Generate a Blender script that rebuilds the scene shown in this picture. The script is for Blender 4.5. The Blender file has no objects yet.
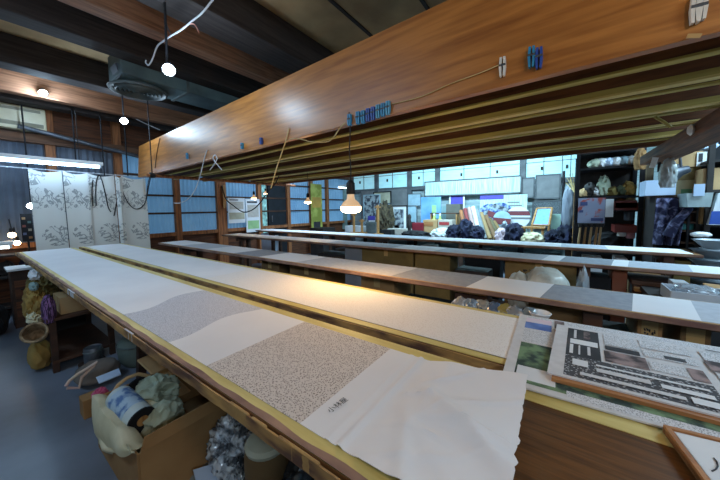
import bpy, bmesh, math, random
from mathutils import Vector, Matrix, noise, Euler

scene = bpy.context.scene
COL = scene.collection
R = math.radians
CAM_H = 1.30

# ------------------------------------------------------------------ camera
FPX, CX, CY = 285.0, 360.0, 228.52
YAW, PITCH, ROLL = R(-35.535), R(4.122), R(-0.7835)
_f = Vector((math.sin(YAW)*math.cos(PITCH), math.cos(YAW)*math.cos(PITCH), -math.sin(PITCH)))
_r0 = Vector((math.cos(YAW), -math.sin(YAW), 0.0))
_u0 = _r0.cross(_f)
_r = _r0*math.cos(ROLL) + _u0*math.sin(ROLL)
_u = -_r0*math.sin(ROLL) + _u0*math.cos(ROLL)
CAM = Vector((0, 0, CAM_H))
cd = bpy.data.cameras.new('camera'); cam = bpy.data.objects.new('camera', cd); COL.objects.link(cam)
cam.matrix_world = Matrix((( _r.x, _u.x, -_f.x, 0), (_r.y, _u.y, -_f.y, 0), (_r.z, _u.z, -_f.z, CAM_H), (0, 0, 0, 1)))
cd.sensor_width = 36.0; cd.lens = FPX/720*36; cd.shift_y = -(240-CY)/720; cd.clip_start = 0.02; cd.clip_end = 60
scene.camera = cam

def at(x, y, Y=None, X=None, Z=None):
    """the point of the room seen at a pixel, at a given depth Y, X or height Z (world metres)"""
    d = _f + _r*((x-CX)/FPX) + _u*((CY-y)/FPX)
    if Y is not None: t = Y/d.y
    elif X is not None: t = X/d.x
    else: t = (Z-CAM_H)/d.z
    return CAM + d*t

# ------------------------------------------------------------------ world, lights, exposure
w = bpy.data.worlds.new('world'); scene.world = w; w.use_nodes = True
w.node_tree.nodes['Background'].inputs[0].default_value = (0.55, 0.72, 1.0, 1)
w.node_tree.nodes['Background'].inputs[1].default_value = 0.05
scene.view_settings.view_transform = 'Standard'; scene.view_settings.look = 'None'
scene.view_settings.gamma = 1.0; scene.view_settings.use_curve_mapping = False
scene.view_settings.exposure = 0.40

def lamp(name, kind, loc, power, color, size=0.1, size_y=None, aim=None, spot=None, parent=None, blend=0.5):
    d = bpy.data.lights.new(name, kind); d.energy = power; d.color = color
    if kind == 'AREA':
        d.size = size
        if size_y: d.shape = 'RECTANGLE'; d.size_y = size_y
    elif kind in ('POINT', 'SPOT'):
        d.shadow_soft_size = size
        if spot: d.spot_size = R(spot); d.spot_blend = blend
    o = bpy.data.objects.new(name, d); COL.objects.link(o); o.location = loc
    if aim is not None:
        o.rotation_euler = (Vector(aim)-Vector(loc)).to_track_quat('-Z', 'Y').to_euler()
    if parent:
        o.location = Vector(loc)-parent.location; o.parent = parent
    return o
COOL = (0.52, 0.74, 1.0); DAY = (0.72, 0.88, 1.0); WARM = (1.0, 0.58, 0.22)
# the workshop's ceiling fluorescents (outside the frame, behind and beside the camera) and over the rear bench, plus added fill lights
lamp('fluorescent_and_fill', 'AREA', (2.5, -0.6, 2.45), 30, (0.66, 0.83, 1.0), 1.3, 0.2, aim=(0.3, 0.7, 0.85))
lamp('fluorescent_and_fill', 'AREA', (-2.6, -0.9, 2.8), 28, (0.40, 0.68, 1.0), 1.3, 0.2, aim=(-2.9, 0.6, 0.8))
lamp('fluorescent_and_fill', 'AREA', (-1.6, 5.4, 2.85), 230, (0.48, 0.80, 1.0), 3.0, 0.25, aim=(-1.6, 6.6, 0.9))
lamp('fluorescent_and_fill', 'AREA', (-2.4, 6.6, 2.9), 48, (0.52, 0.84, 1.0), 3.4, 0.2, aim=(-2.4, 7.5, 0.9))  # added fill area that brightens the back wall
lamp('fluorescent_and_fill', 'AREA', (2.2, 3.9, 2.85), 90, (0.52, 0.80, 1.0), 1.6, 0.25, aim=(1.4, 4.4, 0.9))
lamp('fluorescent_and_fill', 'AREA', (-4.0, 4.2, 2.6), 50, COOL, 1.3, 0.2, aim=(-4.4, 4.6, 0.0))  # added global fill for the left wall and floor
lamp('fluorescent_and_fill', 'AREA', (1.9, 1.6, 2.85), 28, (0.46, 0.74, 1.0), 1.3, 0.2, aim=(1.2, 2.4, 0.0))
lamp('ceiling_fill', 'POINT', (-1.5, -0.7, 2.3), 8, (1.0, 0.88, 0.74), 0.08)  # added point fill to raise the ceiling and beams, no fixture here
lamp('warm_ceiling_lamp', 'POINT', (0.9, -0.25, 2.35), 16, (1.0, 0.62, 0.28), 0.08)

# ------------------------------------------------------------------ materials
_M = {}
def lin(c):
    return tuple((v/12.92 if v <= 0.04045 else ((v+0.055)/1.055)**2.4) for v in c)
def rgb(r, g, b): return lin((r/255, g/255, b/255))
def mat(name, c1, c2=None, rough=0.65, scale=6.0, stretch=(1, 1, 1), detail=4, metal=0.0, emit=None, es=0.0,
        bump=0.0, bscale=None, spec=0.4, alpha=None, trans=0.0, lo=0.35, hi=0.65, distort=0.0):
    if name in _M: return _M[name]
    m = bpy.data.materials.new(name); m.use_nodes = True; nt = m.node_tree; N = nt.nodes; L = nt.links
    b = N['Principled BSDF']; b.inputs['Roughness'].default_value = rough; b.inputs['Metallic'].default_value = metal
    b.inputs['Specular IOR Level'].default_value = spec
    tc = N.new('ShaderNodeTexCoord'); mp = N.new('ShaderNodeMapping'); mp.inputs['Scale'].default_value = stretch
    L.new(tc.outputs['Object'], mp.inputs[0])
    nz = N.new('ShaderNodeTexNoise'); nz.inputs['Scale'].default_value = scale; nz.inputs['Detail'].default_value = detail
    nz.inputs['Distortion'].default_value = distort
    L.new(mp.outputs[0], nz.inputs['Vector'])
    if c2 is None: c2 = tuple(v*0.78 for v in c1)
    cr = N.new('ShaderNodeValToRGB'); cr.color_ramp.elements[0].position = lo; cr.color_ramp.elements[1].position = hi
    cr.color_ramp.elements[0].color = (*c2, 1); cr.color_ramp.elements[1].color = (*c1, 1)
    L.new(nz.outputs['Fac'], cr.inputs[0]); L.new(cr.outputs[0], b.inputs['Base Color'])
    if bump:
        nb = N.new('ShaderNodeTexNoise'); nb.inputs['Scale'].default_value = bscale or scale*3
        L.new(mp.outputs[0], nb.inputs['Vector'])
        bp = N.new('ShaderNodeBump'); bp.inputs['Strength'].default_value = bump; bp.inputs['Distance'].default_value = 0.01
        L.new(nb.outputs['Fac'], bp.inputs['Height']); L.new(bp.outputs[0], b.inputs['Normal'])
    if emit is not None:
        b.inputs['Emission Color'].default_value = (*emit, 1); b.inputs['Emission Strength'].default_value = es
    if alpha is not None: b.inputs['Alpha'].default_value = alpha
    if trans: b.inputs['Transmission Weight'].default_value = trans
    _M[name] = m; return m

def wood(name, c1, c2, axis='X', rough=0.5, scale=1.0, spec=0.4, rings=True):
    """plain-sawn timber: long grain streaks plus slow cathedral waves"""
    if name in _M: return _M[name]
    m = bpy.data.materials.new(name); m.use_nodes = True; nt = m.node_tree; N = nt.nodes; L = nt.links
    b = N['Principled BSDF']; b.inputs['Roughness'].default_value = rough; b.inputs['Specular IOR Level'].default_value = spec
    tc = N.new('ShaderNodeTexCoord'); mp = N.new('ShaderNodeMapping')
    s = {'X': (0.6, 9, 9), 'Y': (9, 0.6, 9), 'Z': (9, 9, 0.6)}[axis]
    mp.inputs['Scale'].default_value = tuple(v*scale for v in s)
    L.new(tc.outputs['Object'], mp.inputs[0])
    n1 = N.new('ShaderNodeTexNoise'); n1.inputs['Scale'].default_value = 1.2; n1.inputs['Detail'].default_value = 3; n1.inputs['Distortion'].default_value = 0.4
    L.new(mp.outputs[0], n1.inputs['Vector'])
    ml = N.new('ShaderNodeMath'); ml.operation = 'MULTIPLY'; ml.inputs[1].default_value = 9.0; L.new(n1.outputs['Fac'], ml.inputs[0])
    fr = N.new('ShaderNodeMath'); fr.operation = 'PINGPONG'; fr.inputs[1].default_value = 1.0; L.new(ml.outputs[0], fr.inputs[0])
    n2 = N.new('ShaderNodeTexNoise'); n2.inputs['Scale'].default_value = 7; n2.inputs['Detail'].default_value = 5
    L.new(mp.outputs[0], n2.inputs['Vector'])
    mx = N.new('ShaderNodeMath'); mx.operation = 'MULTIPLY_ADD'; mx.inputs[1].default_value = 0.32 if rings else 0.0
    L.new(fr.outputs[0], mx.inputs[0]); L.new(n2.outputs['Fac'], mx.inputs[2])
    cr = N.new('ShaderNodeValToRGB'); cr.color_ramp.elements[0].position = 0.35; cr.color_ramp.elements[1].position = 0.85
    cr.color_ramp.elements[0].color = (*c2, 1); cr.color_ramp.elements[1].color = (*c1, 1)
    L.new(mx.outputs[0], cr.inputs[0]); L.new(cr.outputs[0], b.inputs['Base Color'])
    bp = N.new('ShaderNodeBump'); bp.inputs['Strength'].default_value = 0.12; bp.inputs['Distance'].default_value = 0.004
    L.new(n2.outputs['Fac'], bp.inputs['Height']); L.new(bp.outputs[0], b.inputs['Normal'])
    _M[name] = m; return m

def glow(name, c, s):
    if name in _M: return _M[name]
    m = bpy.data.materials.new(name); m.use_nodes = True; N = m.node_tree.nodes
    b = N['Principled BSDF']; b.inputs['Base Color'].default_value = (*c, 1)
    b.inputs['Emission Color'].default_value = (*c, 1); b.inputs['Emission Strength'].default_value = s
    _M[name] = m; return m

def dotted(name, ground, ink, scale, size=0.33, rand=1.0, rough=0.8):
    """stencil-dyed small repeat: specks of ink on a pale ground"""
    if name in _M: return _M[name]
    m = bpy.data.materials.new(name); m.use_nodes = True; nt = m.node_tree; N = nt.nodes; L = nt.links
    b = N['Principled BSDF']; b.inputs['Roughness'].default_value = rough
    tc = N.new('ShaderNodeTexCoord'); v = N.new('ShaderNodeTexVoronoi'); v.inputs['Scale'].default_value = scale; v.inputs['Randomness'].default_value = rand
    L.new(tc.outputs['Object'], v.inputs['Vector'])
    cr = N.new('ShaderNodeValToRGB'); cr.color_ramp.elements[0].position = size; cr.color_ramp.elements[1].position = size+0.12
    cr.color_ramp.elements[0].color = (*ink, 1); cr.color_ramp.elements[1].color = (*ground, 1)
    L.new(v.outputs['Distance'], cr.inputs[0]); L.new(cr.outputs[0], b.inputs['Base Color'])
    _M[name] = m; return m

# ------------------------------------------------------------------ mesh builder
class MB:
    def __init__(s): s.bm = bmesh.new(); s.mi = 0; s.mats = []
    def use(s, m):
        if m not in s.mats: s.mats.append(m)
        s.mi = s.mats.index(m); return s
    def _f(s, vs):
        try:
            f = s.bm.faces.new(vs); f.material_index = s.mi; return f
        except ValueError: return None
    def box(s, c, size, rz=0.0, rx=0.0, ry=0.0):
        M = Matrix.Translation(Vector(c)) @ Euler((rx, ry, rz)).to_matrix().to_4x4()
        h = Vector(size)/2; v = []
        for sx in (-1, 1):
            for sy in (-1, 1):
                for sz in (-1, 1): v.append(s.bm.verts.new(M @ Vector((sx*h.x, sy*h.y, sz*h.z))))
        for q in ((0, 1, 3, 2), (4, 6, 7, 5), (0, 4, 5, 1), (2, 3, 7, 6), (0, 2, 6, 4), (1, 5, 7, 3)): s._f([v[i] for i in q])
        return s
    def quad(s, *p):
        s._f([s.bm.verts.new(Vector(a)) for a in p]); return s
    def prism(s, pts, vec):
        """closed outline pts extruded along vec"""
        vec = Vector(vec); a = [s.bm.verts.new(Vector(p)) for p in pts]; b = [s.bm.verts.new(Vector(p)+vec) for p in pts]
        s._f(list(reversed(a))); s._f(b)
        n = len(pts)
        for i in range(n): s._f([a[i], a[(i+1) % n], b[(i+1) % n], b[i]])
        return s
    def rod(s, p0, p1, r0, r1=None, seg=10, caps=True):
        return s.tube([p0, p1], r0, seg, r1, caps)
    def tube(s, pts, r, seg=8, r1=None, caps=True):
        pts = [Vector(p) for p in pts]; n = len(pts); rings = []
        if r1 is None: r1 = r
        up = Vector((0, 0, 1)); prev = None
        for i, p in enumerate(pts):
            t = (pts[min(i+1, n-1)]-pts[max(i-1, 0)])
            if t.length < 1e-9: t = Vector((0, 0, 1))
            t.normalize()
            if prev is None:
                a = t.cross(up)
                if a.length < 1e-3: a = t.cross(Vector((1, 0, 0)))
            else:
                a = prev - t*prev.dot(t)
                if a.length < 1e-6: a = t.cross(Vector((1, 0, 0)))
            a.normalize(); prev = a; b = t.cross(a)
            rr = r + (r1-r)*i/max(1, n-1)
            rings.append([s.bm.verts.new(p + (a*math.cos(2*math.pi*k/seg)+b*math.sin(2*math.pi*k/seg))*rr) for k in range(seg)])
        for i in range(n-1):
            for k in range(seg): s._f([rings[i][k], rings[i][(k+1) % seg], rings[i+1][(k+1) % seg], rings[i+1][k]])
        if caps: s._f(list(reversed(rings[0]))); s._f(rings[-1])
        return s
    def lathe(s, prof, c=(0, 0, 0), seg=20, M=None):
        """prof: (radius, height) list turned round z"""
        M = M or Matrix.Translation(Vector(c)); rings = []
        for r, z in prof:
            if r < 1e-5: rings.append([s.bm.verts.new(M @ Vector((0, 0, z)))])
            else: rings.append([s.bm.verts.new(M @ Vector((r*math.cos(2*math.pi*k/seg), r*math.sin(2*math.pi*k/seg), z))) for k in range(seg)])
        for a, b in zip(rings, rings[1:]):
            for k in range(seg):
                k2 = (k+1) % seg
                if len(a) == 1 and len(b) == 1: continue
                if len(a) == 1: s._f([a[0], b[k2], b[k]])
                elif len(b) == 1: s._f([a[k], a[k2], b[0]])
                else: s._f([a[k], a[k2], b[k2], b[k]])
        return s
    def grid(s, fn, nu, nv, matfn=None):
        vs = [[s.bm.verts.new(Vector(fn(i/nu, j/nv))) for j in range(nv+1)] for i in range(nu+1)]
        for i in range(nu):
            for j in range(nv):
                f = s._f([vs[i][j], vs[i+1][j], vs[i+1][j+1], vs[i][j+1]])
                if matfn and f: f.material_index = matfn((i+.5)/nu, (j+.5)/nv)
        return s
    def thicken(s, t):
        bmesh.ops.recalc_face_normals(s.bm, faces=s.bm.faces[:])
        bmesh.ops.solidify(s.bm, geom=s.bm.faces[:], thickness=t); return s
    def heap(s, c, size, seed=0, amp=0.25, freq=2.2, sub=4, ridge=True, flat=True):
        """crumpled lump: folded noise on a ball, resting on a flat underside"""
        r = bmesh.ops.create_icosphere(s.bm, subdivisions=sub, radius=1.0)
        off = Vector((seed*7.13, seed*3.71, seed*1.37)); sz = Vector(size)/2; c = Vector(c)
        for v in r['verts']:
            n = v.co.normalized(); d = 0; f = freq; a = amp
            for _ in range(3):
                q = noise.noise(n*f+off); d += a*((1-2*abs(q)) if ridge else q); f *= 2.1; a *= 0.5
            p = n*(1+d-amp*0.6)
            if flat and p.z < -0.72: p.z = -0.72-(p.z+0.72)*0.02
            v.co = Vector((p.x*sz.x, p.y*sz.y, p.z*sz.z)) + c
        for v in r['verts']:
            for f in v.link_faces: f.material_index = s.mi; f.smooth = True
        return s
    def build(s, name, m=None, parent=None, bevel=0.0, smooth=False, label=None, keep=False):
        bm = s.bm
        bmesh.ops.recalc_face_normals(bm, faces=bm.faces[:])
        if bevel:
            e = [x for x in bm.edges if len(x.link_faces) == 2 and x.calc_face_angle(0) > 0.6]
            if e: bmesh.ops.bevel(bm, geom=e, offset=bevel, segments=2, profile=0.6, affect='EDGES', clamp_overlap=True)
        xs = [v.co.x for v in bm.verts]; ys = [v.co.y for v in bm.verts]; zs = [v.co.z for v in bm.verts]
        o0 = Vector(((min(xs)+max(xs))/2, (min(ys)+max(ys))/2, min(zs)))
        for v in bm.verts: v.co -= o0
        if smooth:
            for f in bm.faces: f.smooth = True
        me = bpy.data.meshes.new(name); bm.to_mesh(me); bm.free()
        if m is not None and not s.mats: me.materials.append(m)
        for q in s.mats: me.materials.append(q)
        if smooth and hasattr(me, 'set_sharp_from_angle'): me.set_sharp_from_angle(angle=R(50))
        o = bpy.data.objects.new(name, me); COL.objects.link(o)
        o.location = o0
        if parent:
            q = parent; base = Vector()
            while q: base += q.location; q = q.parent
            o.parent = parent; o.location = o0 - base
        if label: o['label'] = label
        return o

def tag(o, label, cat, group=None, kind=None):
    o['label'] = label; o['category'] = cat
    if group: o['group'] = group
    if kind: o['kind'] = kind
    return o
def thing(name, loc, label, cat, group=None):
    o = bpy.data.objects.new(name, None); COL.objects.link(o); o.location = loc; o.empty_display_size = 0.1
    return tag(o, label, cat, group)
def struct(o): o['kind'] = 'structure'; return o
# ------------------------------------------------------------------ palette
m_floor = mat('concrete', rgb(118, 126, 140), rgb(84, 90, 100), rough=0.30, scale=1.3, detail=6, bump=0.05, spec=0.5)
m_wallwood = wood('wall_planks', rgb(104, 62, 38), rgb(52, 32, 22), 'Y', rough=0.75)
m_post = wood('post_timber', rgb(164, 104, 62), rgb(100, 60, 36), 'Z', rough=0.7)
m_beam = wood('beam_timber', rgb(108, 76, 56), rgb(60, 42, 33), 'Y', rough=0.8)
m_beamlight = wood('beam_timber_pale_lit', rgb(158, 112, 84), rgb(110, 74, 54), 'Y', rough=0.75)  # light falling on the beam is put into this paler colour
m_beamdark = wood('beam_timber_dark', rgb(60, 52, 50), rgb(36, 30, 29), 'Y', rough=0.8)
m_ceil = mat('ceiling_board', rgb(186, 156, 114), rgb(146, 118, 84), rough=0.85, scale=2.0)
m_crossbeam = wood('crossbeam_timber', rgb(128, 84, 54), rgb(66, 42, 28), 'Y', rough=0.7)
m_board = wood('fir_plank', rgb(106, 70, 36), rgb(72, 46, 23), 'X', rough=0.42, scale=2.6)
m_overhead = wood('fir_plank_amber', rgb(180, 118, 56), rgb(138, 82, 34), 'X', rough=0.37, scale=0.75, spec=0.5)
m_overdark = wood('fir_plank_brown', rgb(104, 66, 36), rgb(60, 36, 20), 'X', rough=0.55)
m_paste = mat('dried_paste', rgb(214, 200, 132), rgb(184, 164, 92), rough=0.6, scale=7, stretch=(0.4, 3, 3), bump=0.1)
m_paste2 = mat('old_paste', rgb(180, 168, 92), rgb(132, 118, 54), rough=0.7, scale=5, stretch=(0.3, 3, 3))
m_edge = mat('board_edge', rgb(182, 144, 86), rgb(88, 62, 50), rough=0.7, scale=9, stretch=(0.8, 3, 3), detail=6, bump=0.15)
m_chip = mat('worn_edge', rgb(160, 128, 108), rgb(108, 80, 74), rough=0.75, scale=6, stretch=(1.0, 2, 2), detail=6)
m_cotton = mat('white_silk', rgb(226, 226, 228), rgb(218, 218, 221), rough=0.75, scale=3, spec=0.2)
m_komon = dotted('dyed_specks', rgb(206, 198, 192), rgb(122, 112, 108), 215, 0.30)
m_komonfine = dotted('dyed_fine_specks', rgb(196, 198, 206), rgb(130, 132, 146), 230, 0.26)
m_komonpale = dotted('dyed_faint_specks', rgb(226, 224, 222), rgb(204, 198, 192), 170, 0.22)
m_greysilk = mat('grey_silk', rgb(150, 154, 162), rgb(138, 142, 150), rough=0.75, scale=30, spec=0.2)
m_greysilk2 = mat('pale_grey_silk', rgb(186, 190, 198), rgb(176, 180, 188), rough=0.75, scale=30, spec=0.2)
m_steel = mat('blackened_steel', rgb(40, 40, 44), rgb(26, 26, 30), rough=0.5, metal=0.6)
m_iron = mat('grey_iron', rgb(110, 116, 124), rgb(84, 88, 96), rough=0.45, metal=0.7)
m_duct = mat('duct_sheet', rgb(96, 116, 118), rgb(70, 86, 90), rough=0.5, scale=3)
m_duct2 = mat('vent_grey', rgb(92, 102, 102), rgb(72, 80, 80), rough=0.5)
m_card = mat('cardboard', rgb(160, 122, 78), rgb(140, 104, 64), rough=0.85, scale=4)
m_card2 = mat('cardboard_dark', rgb(120, 92, 58), rgb(100, 76, 46), rough=0.85, scale=4)
m_card3 = mat('cardboard_pale', rgb(190, 156, 112), rgb(172, 138, 96), rough=0.85, scale=4)
m_tape = mat('packing_tape', rgb(176, 146, 96), rgb(164, 134, 86), rough=0.35)
m_paper = mat('paper_white', rgb(222, 224, 226), rgb(208, 212, 216), rough=0.8, scale=3)
m_paperblue = mat('paper_bluish', rgb(190, 208, 230), rgb(172, 192, 218), rough=0.8, scale=3)
m_news = mat('newsprint', rgb(206, 206, 208), rgb(196, 196, 198), rough=0.85, scale=40)
m_ink = mat('print_ink', rgb(64, 64, 68), rgb(40, 40, 44), rough=0.8)
m_black = mat('black_cloth', rgb(26, 26, 30), rgb(16, 16, 19), rough=0.9)
m_dark = mat('dark_paint', rgb(48, 42, 40), rgb(32, 28, 27), rough=0.7)
m_navy = mat('navy_cloth', rgb(30, 34, 62), rgb(14, 17, 34), rough=0.9, scale=5)
m_cream = mat('cream_canvas', rgb(214, 206, 176), rgb(196, 186, 150), rough=0.9, scale=6)
m_sage = mat('pale_green_cloth', rgb(176, 184, 162), rgb(146, 156, 136), rough=0.9, scale=4)
m_mustard = mat('mustard_cloth', rgb(176, 144, 78), rgb(120, 94, 48), rough=0.9, scale=3)
m_olive = mat('olive_cloth', rgb(128, 112, 62), rgb(84, 74, 40), rough=0.9, scale=3)
m_rustic = mat('dark_brown_wood', rgb(78, 50, 34), rgb(46, 30, 22), rough=0.7, scale=3, stretch=(1, 1, 4))
m_tan = wood('tan_wood', rgb(184, 138, 84), rgb(136, 94, 54), 'Z', rough=0.6)
m_orange = mat('orange_wood', rgb(174, 122, 76), rgb(146, 96, 56), rough=0.55, stretch=(1, 6, 6))
m_plast = mat('clear_plastic', rgb(196, 206, 214), rgb(150, 160, 170), rough=0.12, scale=5, spec=0.9, alpha=0.55, bump=0.3, bscale=12)
m_wire = mat('white_cable', rgb(200, 202, 206), rough=0.5)
m_wiredark = mat('black_cable', rgb(30, 28, 28), rough=0.6)
m_twine = mat('straw_twine', rgb(206, 186, 136), rgb(176, 154, 104), rough=0.9)

# ------------------------------------------------------------------ the setting
def S(name, mb, m, **k): return struct(mb.build(name, m, **k))
XL, XR, YB, YF, ZC = -6.0, 3.4, 7.9, -2.2, 3.0
S('floor', MB().box(((XL+XR)/2, (YB+YF)/2, -0.05), (XR-XL+0.4, YB-YF+0.4, 0.1)), m_floor)
S('ceiling', MB().box(((XL+XR)/2, (YB+YF)/2, ZC+0.05), (XR-XL+0.4, YB-YF+0.4, 0.1)), m_ceil)
S('wall_left', MB().box((XL-0.1, (YB+YF)/2, ZC/2), (0.2, YB-YF, ZC)), m_wallwood)
m_back = wood('back_planks', rgb(176, 194, 196), rgb(138, 156, 160), 'X', rough=0.8)
S('wall_back', MB().box(((XL+XR)/2, YB+0.1, ZC/2), (XR-XL+0.4, 0.2, ZC)), m_back)
S('wall_right', MB().box((XR+0.1, (YB+YF)/2, ZC/2), (0.2, YB-YF, ZC)), m_back)
S('wall_front', MB().box(((XL+XR)/2, YF-0.1, ZC/2), (XR-XL+0.4, 0.2, ZC)), m_back)

# ceiling joists running away from the camera, the widest nearest
tn = 0
def trim(mb, m, **k):
    global tn; tn += 1
    return S('trim_%d' % tn, mb, m, **k)
for x, wd, zb, m in ((-2.25, 0.30, 2.72, m_beamdark), (-2.86, 0.16, 2.78, m_beamlight), (-3.42, 0.2, 2.76, m_beamdark), (-4.45, 0.22, 2.72, m_beamdark), (-5.15, 0.12, 2.66, m_beamlight), (-5.55, 0.2, 2.66, m_beamdark), (-0.35, 0.24, 2.74, m_beamdark), (1.4, 0.24, 2.74, m_beamdark)):
    trim(MB().box((x, (YB+YF)/2, (zb+ZC)/2), (wd, YB-YF, ZC-zb)), m, bevel=0.01)
for x in (-1.6, -1.0, 0.3, 0.9):     # seams of the ceiling boards
    trim(MB().box((x, (YB+YF)/2, ZC-0.006), (0.03, YB-YF, 0.014)), m_beamdark)

# left wall: translucent corrugated sheets between posts, dark planks below and above
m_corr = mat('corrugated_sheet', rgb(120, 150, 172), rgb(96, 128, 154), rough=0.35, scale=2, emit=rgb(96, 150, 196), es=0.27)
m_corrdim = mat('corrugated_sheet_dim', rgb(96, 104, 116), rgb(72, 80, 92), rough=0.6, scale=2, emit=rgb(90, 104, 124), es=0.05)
posts = [at(177, 200, X=-5.93).y, at(221, 200, X=-5.93).y, at(259, 200, X=-5.93).y, at(288, 200, X=-5.93).y, at(311, 200, X=-5.93).y, at(327, 200, X=-5.93).y]
edges = [-2.0, -0.9, 0.05, 0.8, 1.55] + posts + [7.85]
z0, z1 = at(180, 232, X=-5.97).z, 2.25
wn = 0
for i, (a, b) in enumerate(zip(edges, edges[1:])):
    if abs(a-posts[2]) < 0.01: continue           # the dark doorway bay
    wn += 1
    n = int((b-a)/0.075)
    def fn(u, v, a=a, b=b, n=n): return (XL+0.03+0.012*math.cos(2*math.pi*n*u), a+(b-a)*u, z0+(z1-z0)*v)
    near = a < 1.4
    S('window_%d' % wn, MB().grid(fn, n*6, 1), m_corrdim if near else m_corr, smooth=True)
for y in edges[1:-1]:
    trim(MB().box((XL+0.06, y, 1.4), (0.1, 0.10 if y != posts[1] else 0.2, 2.8)), m_post, bevel=0.006)
zr1, zr2 = at(180, 196, X=-5.95).z, at(180, 213, X=-5.95).z
for z in (zr1, zr2, 1.92):
    trim(MB().box((XL+0.05, 4.7, z), (0.05, 6.3, 0.035)), m_rustic)
trim(MB().box((XL+0.05, (YB+YF)/2, z0-0.03), (0.08, YB-YF, 0.07)), m_post)
trim(MB().box((XL+0.07, (YB+YF)/2, z1+0.05), (0.14, YB-YF, 0.12)), m_beam)
# dark doorway in the left wall with a slit of greenery beyond
d0, d1 = posts[2]+0.05, posts[3]-0.05
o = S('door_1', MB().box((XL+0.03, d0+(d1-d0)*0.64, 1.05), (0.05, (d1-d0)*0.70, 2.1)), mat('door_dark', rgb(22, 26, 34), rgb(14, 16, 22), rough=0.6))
MB().rod((XL+0.07, d0+(d1-d0)*0.4, 0.98), (XL+0.07, d0+(d1-d0)*0.4, 1.14), 0.012).build('door_handle', m_iron, o)
m_leafglow = mat('garden_light', rgb(150, 200, 190), rgb(36, 60, 60), rough=0.8, scale=9, emit=rgb(120, 180, 190), es=0.35)
S('window_%d' % (wn+1), MB().box((XL+0.02, d0+(d1-d0)*0.16, 1.25), (0.03, (d1-d0)*0.16, 1.6)), m_leafglow)

# back wall: clerestory of frosted panes between dark posts
m_frost = mat('frosted_pane', rgb(170, 220, 226), rgb(150, 204, 214), rough=0.4, scale=3, stretch=(1, 1, 7), emit=rgb(164, 216, 228), es=0.36)  # emission in the panes stands in for fluorescent light falling on them
m_frame = mat('grey_frame', rgb(92, 96, 100), rgb(70, 74, 78), rough=0.6)
cuts = [352, 377, 410, 438, 523, 586, 640]
zw0 = 1.89; zw1 = 2.72
for i, (a, b) in enumerate(zip(cuts, cuts[1:])):
    wn += 1
    xa, xb = at(a, 170, Y=YB-0.03).x+0.07, at(b, 165, Y=YB-0.03).x-0.07
    o = S('window_%d' % (wn+1), MB().box(((xa+xb)/2, YB-0.03, (zw0+zw1)/2), (xb-xa, 0.03, zw1-zw0)), m_frost)
    f = MB()
    f.box(((xa+xb)/2, YB-0.05, zw0+0.01), (xb-xa, 0.04, 0.03)).box(((xa+xb)/2, YB-0.05, 2.3), (xb-xa, 0.03, 0.012))
    for q in range(1, 2 if b-a < 50 else 3):
        f.box((xa+(xb-xa)*q/(2 if b-a < 50 else 3), YB-0.05, (zw0+zw1)/2), (0.012, 0.03, zw1-zw0))
    f.build('window_frame', m_frame, o)
    for q in ((0.32,) if b-a < 50 else (0.3, 0.75)):
        MB().box((xa+(xb-xa)*q, YB-0.06, zw0+0.26), (0.045, 0.03, 0.08)).build('window_latch', m_dark, o)
for c in cuts[:-1]:
    x = at(c, 168, Y=YB-0.05).x
    trim(MB().box((x, YB-0.06, 1.5), (0.13, 0.12, 3.0)), m_frame, bevel=0.005)
trim(MB().box((-2.5, YB-0.05, zw0-0.05), (6.8, 0.1, 0.07)), m_frame)
# ------------------------------------------------------------------ long dyeing boards on the trestles
TZ = 0.85
def spec(b0, b1, w): return (b0, b1, w)
def board(x0, x1, y0, y1, label, strips=True, edge_m=None, sw=0.032, th=0.03, sm=None, rw=None):
    t = thing('dyeing_board', ((x0+x1)/2, (y0+y1)/2, TZ-0.028), label, 'board', 'long boards on trestles')
    MB().box(((x0+x1)/2, (y0+y1)/2, TZ-0.014), (x1-x0, y1-y0, 0.028)).build('plank', m_board, t, bevel=0.003)
    if strips:
        for y, w_ in ((y0+sw/2+.002, sw), (y1-(rw or sw)/2, rw or sw)):
            MB().box(((x0+x1)/2, y, TZ+0.0008), (x1-x0-0.02, w_, 0.0016)).build('paste_strip', sm or m_paste, t)
    rnd = random.Random(int(y0*100))
    n = int((x1-x0)/0.02)
    def fe(u, v):
        k = noise.noise(Vector((u*34, y0*9, 0)))*0.004 + noise.noise(Vector((u*140, y0*9, 3)))*0.0025
        return (x0+(x1-x0)*u, y0-0.004+k*(0.4+0.6*v)-0.002, TZ+0.0005-th*v)
    MB().grid(fe, n, 2).thicken(0.004).build('worn_edge', edge_m or m_edge, t, smooth=True)
    return t
b1 = board(-5.02, 1.30, 0.345, 0.808, 'front long dyeing board with bare brown wood at its right, nearest the camera', edge_m=m_edge, sw=.046, rw=.072)
m_edge2 = mat('tape_worn', rgb(190, 156, 92), rgb(140, 106, 66), rough=.6, scale=12)
# torn tape patches and chipped lip along the front edge of the nearest board
for px_, w_ in ((243, 0.075), (262, 0.05), (300, 0.11), (131, 0.09), (76, 0.16)):
    x = at(px_, 430, Y=0.345).x if px_ > 200 else at(px_, 330, Y=0.345).x
    MB().box((x, 0.3385, TZ-0.014), (w_, 0.007, 0.033)).build('tape_patch', m_edge2 if px_ > 200 else m_wire, b1, bevel=0.003)
def fl(u, v):
    k = noise.noise(Vector((u*60, 2, 0)))*0.006
    return (-5.0+6.2*u, 0.347+0.015*v+k*v, TZ+0.0022)
MB().grid(fl, 240, 1).thicken(0.002).build('chipped_lip', m_chip, b1)
b2 = board(-5.05, 1.35, 0.868, 1.296, 'second long dyeing board from the front, its right end under newspapers')
b3 = board(-4.62, 1.95, 1.60, 1.945, 'third long dyeing board from the front, carrying grey and white banded cloth', edge_m=m_chip, sw=.014, th=.02, sm=m_card3)
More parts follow.
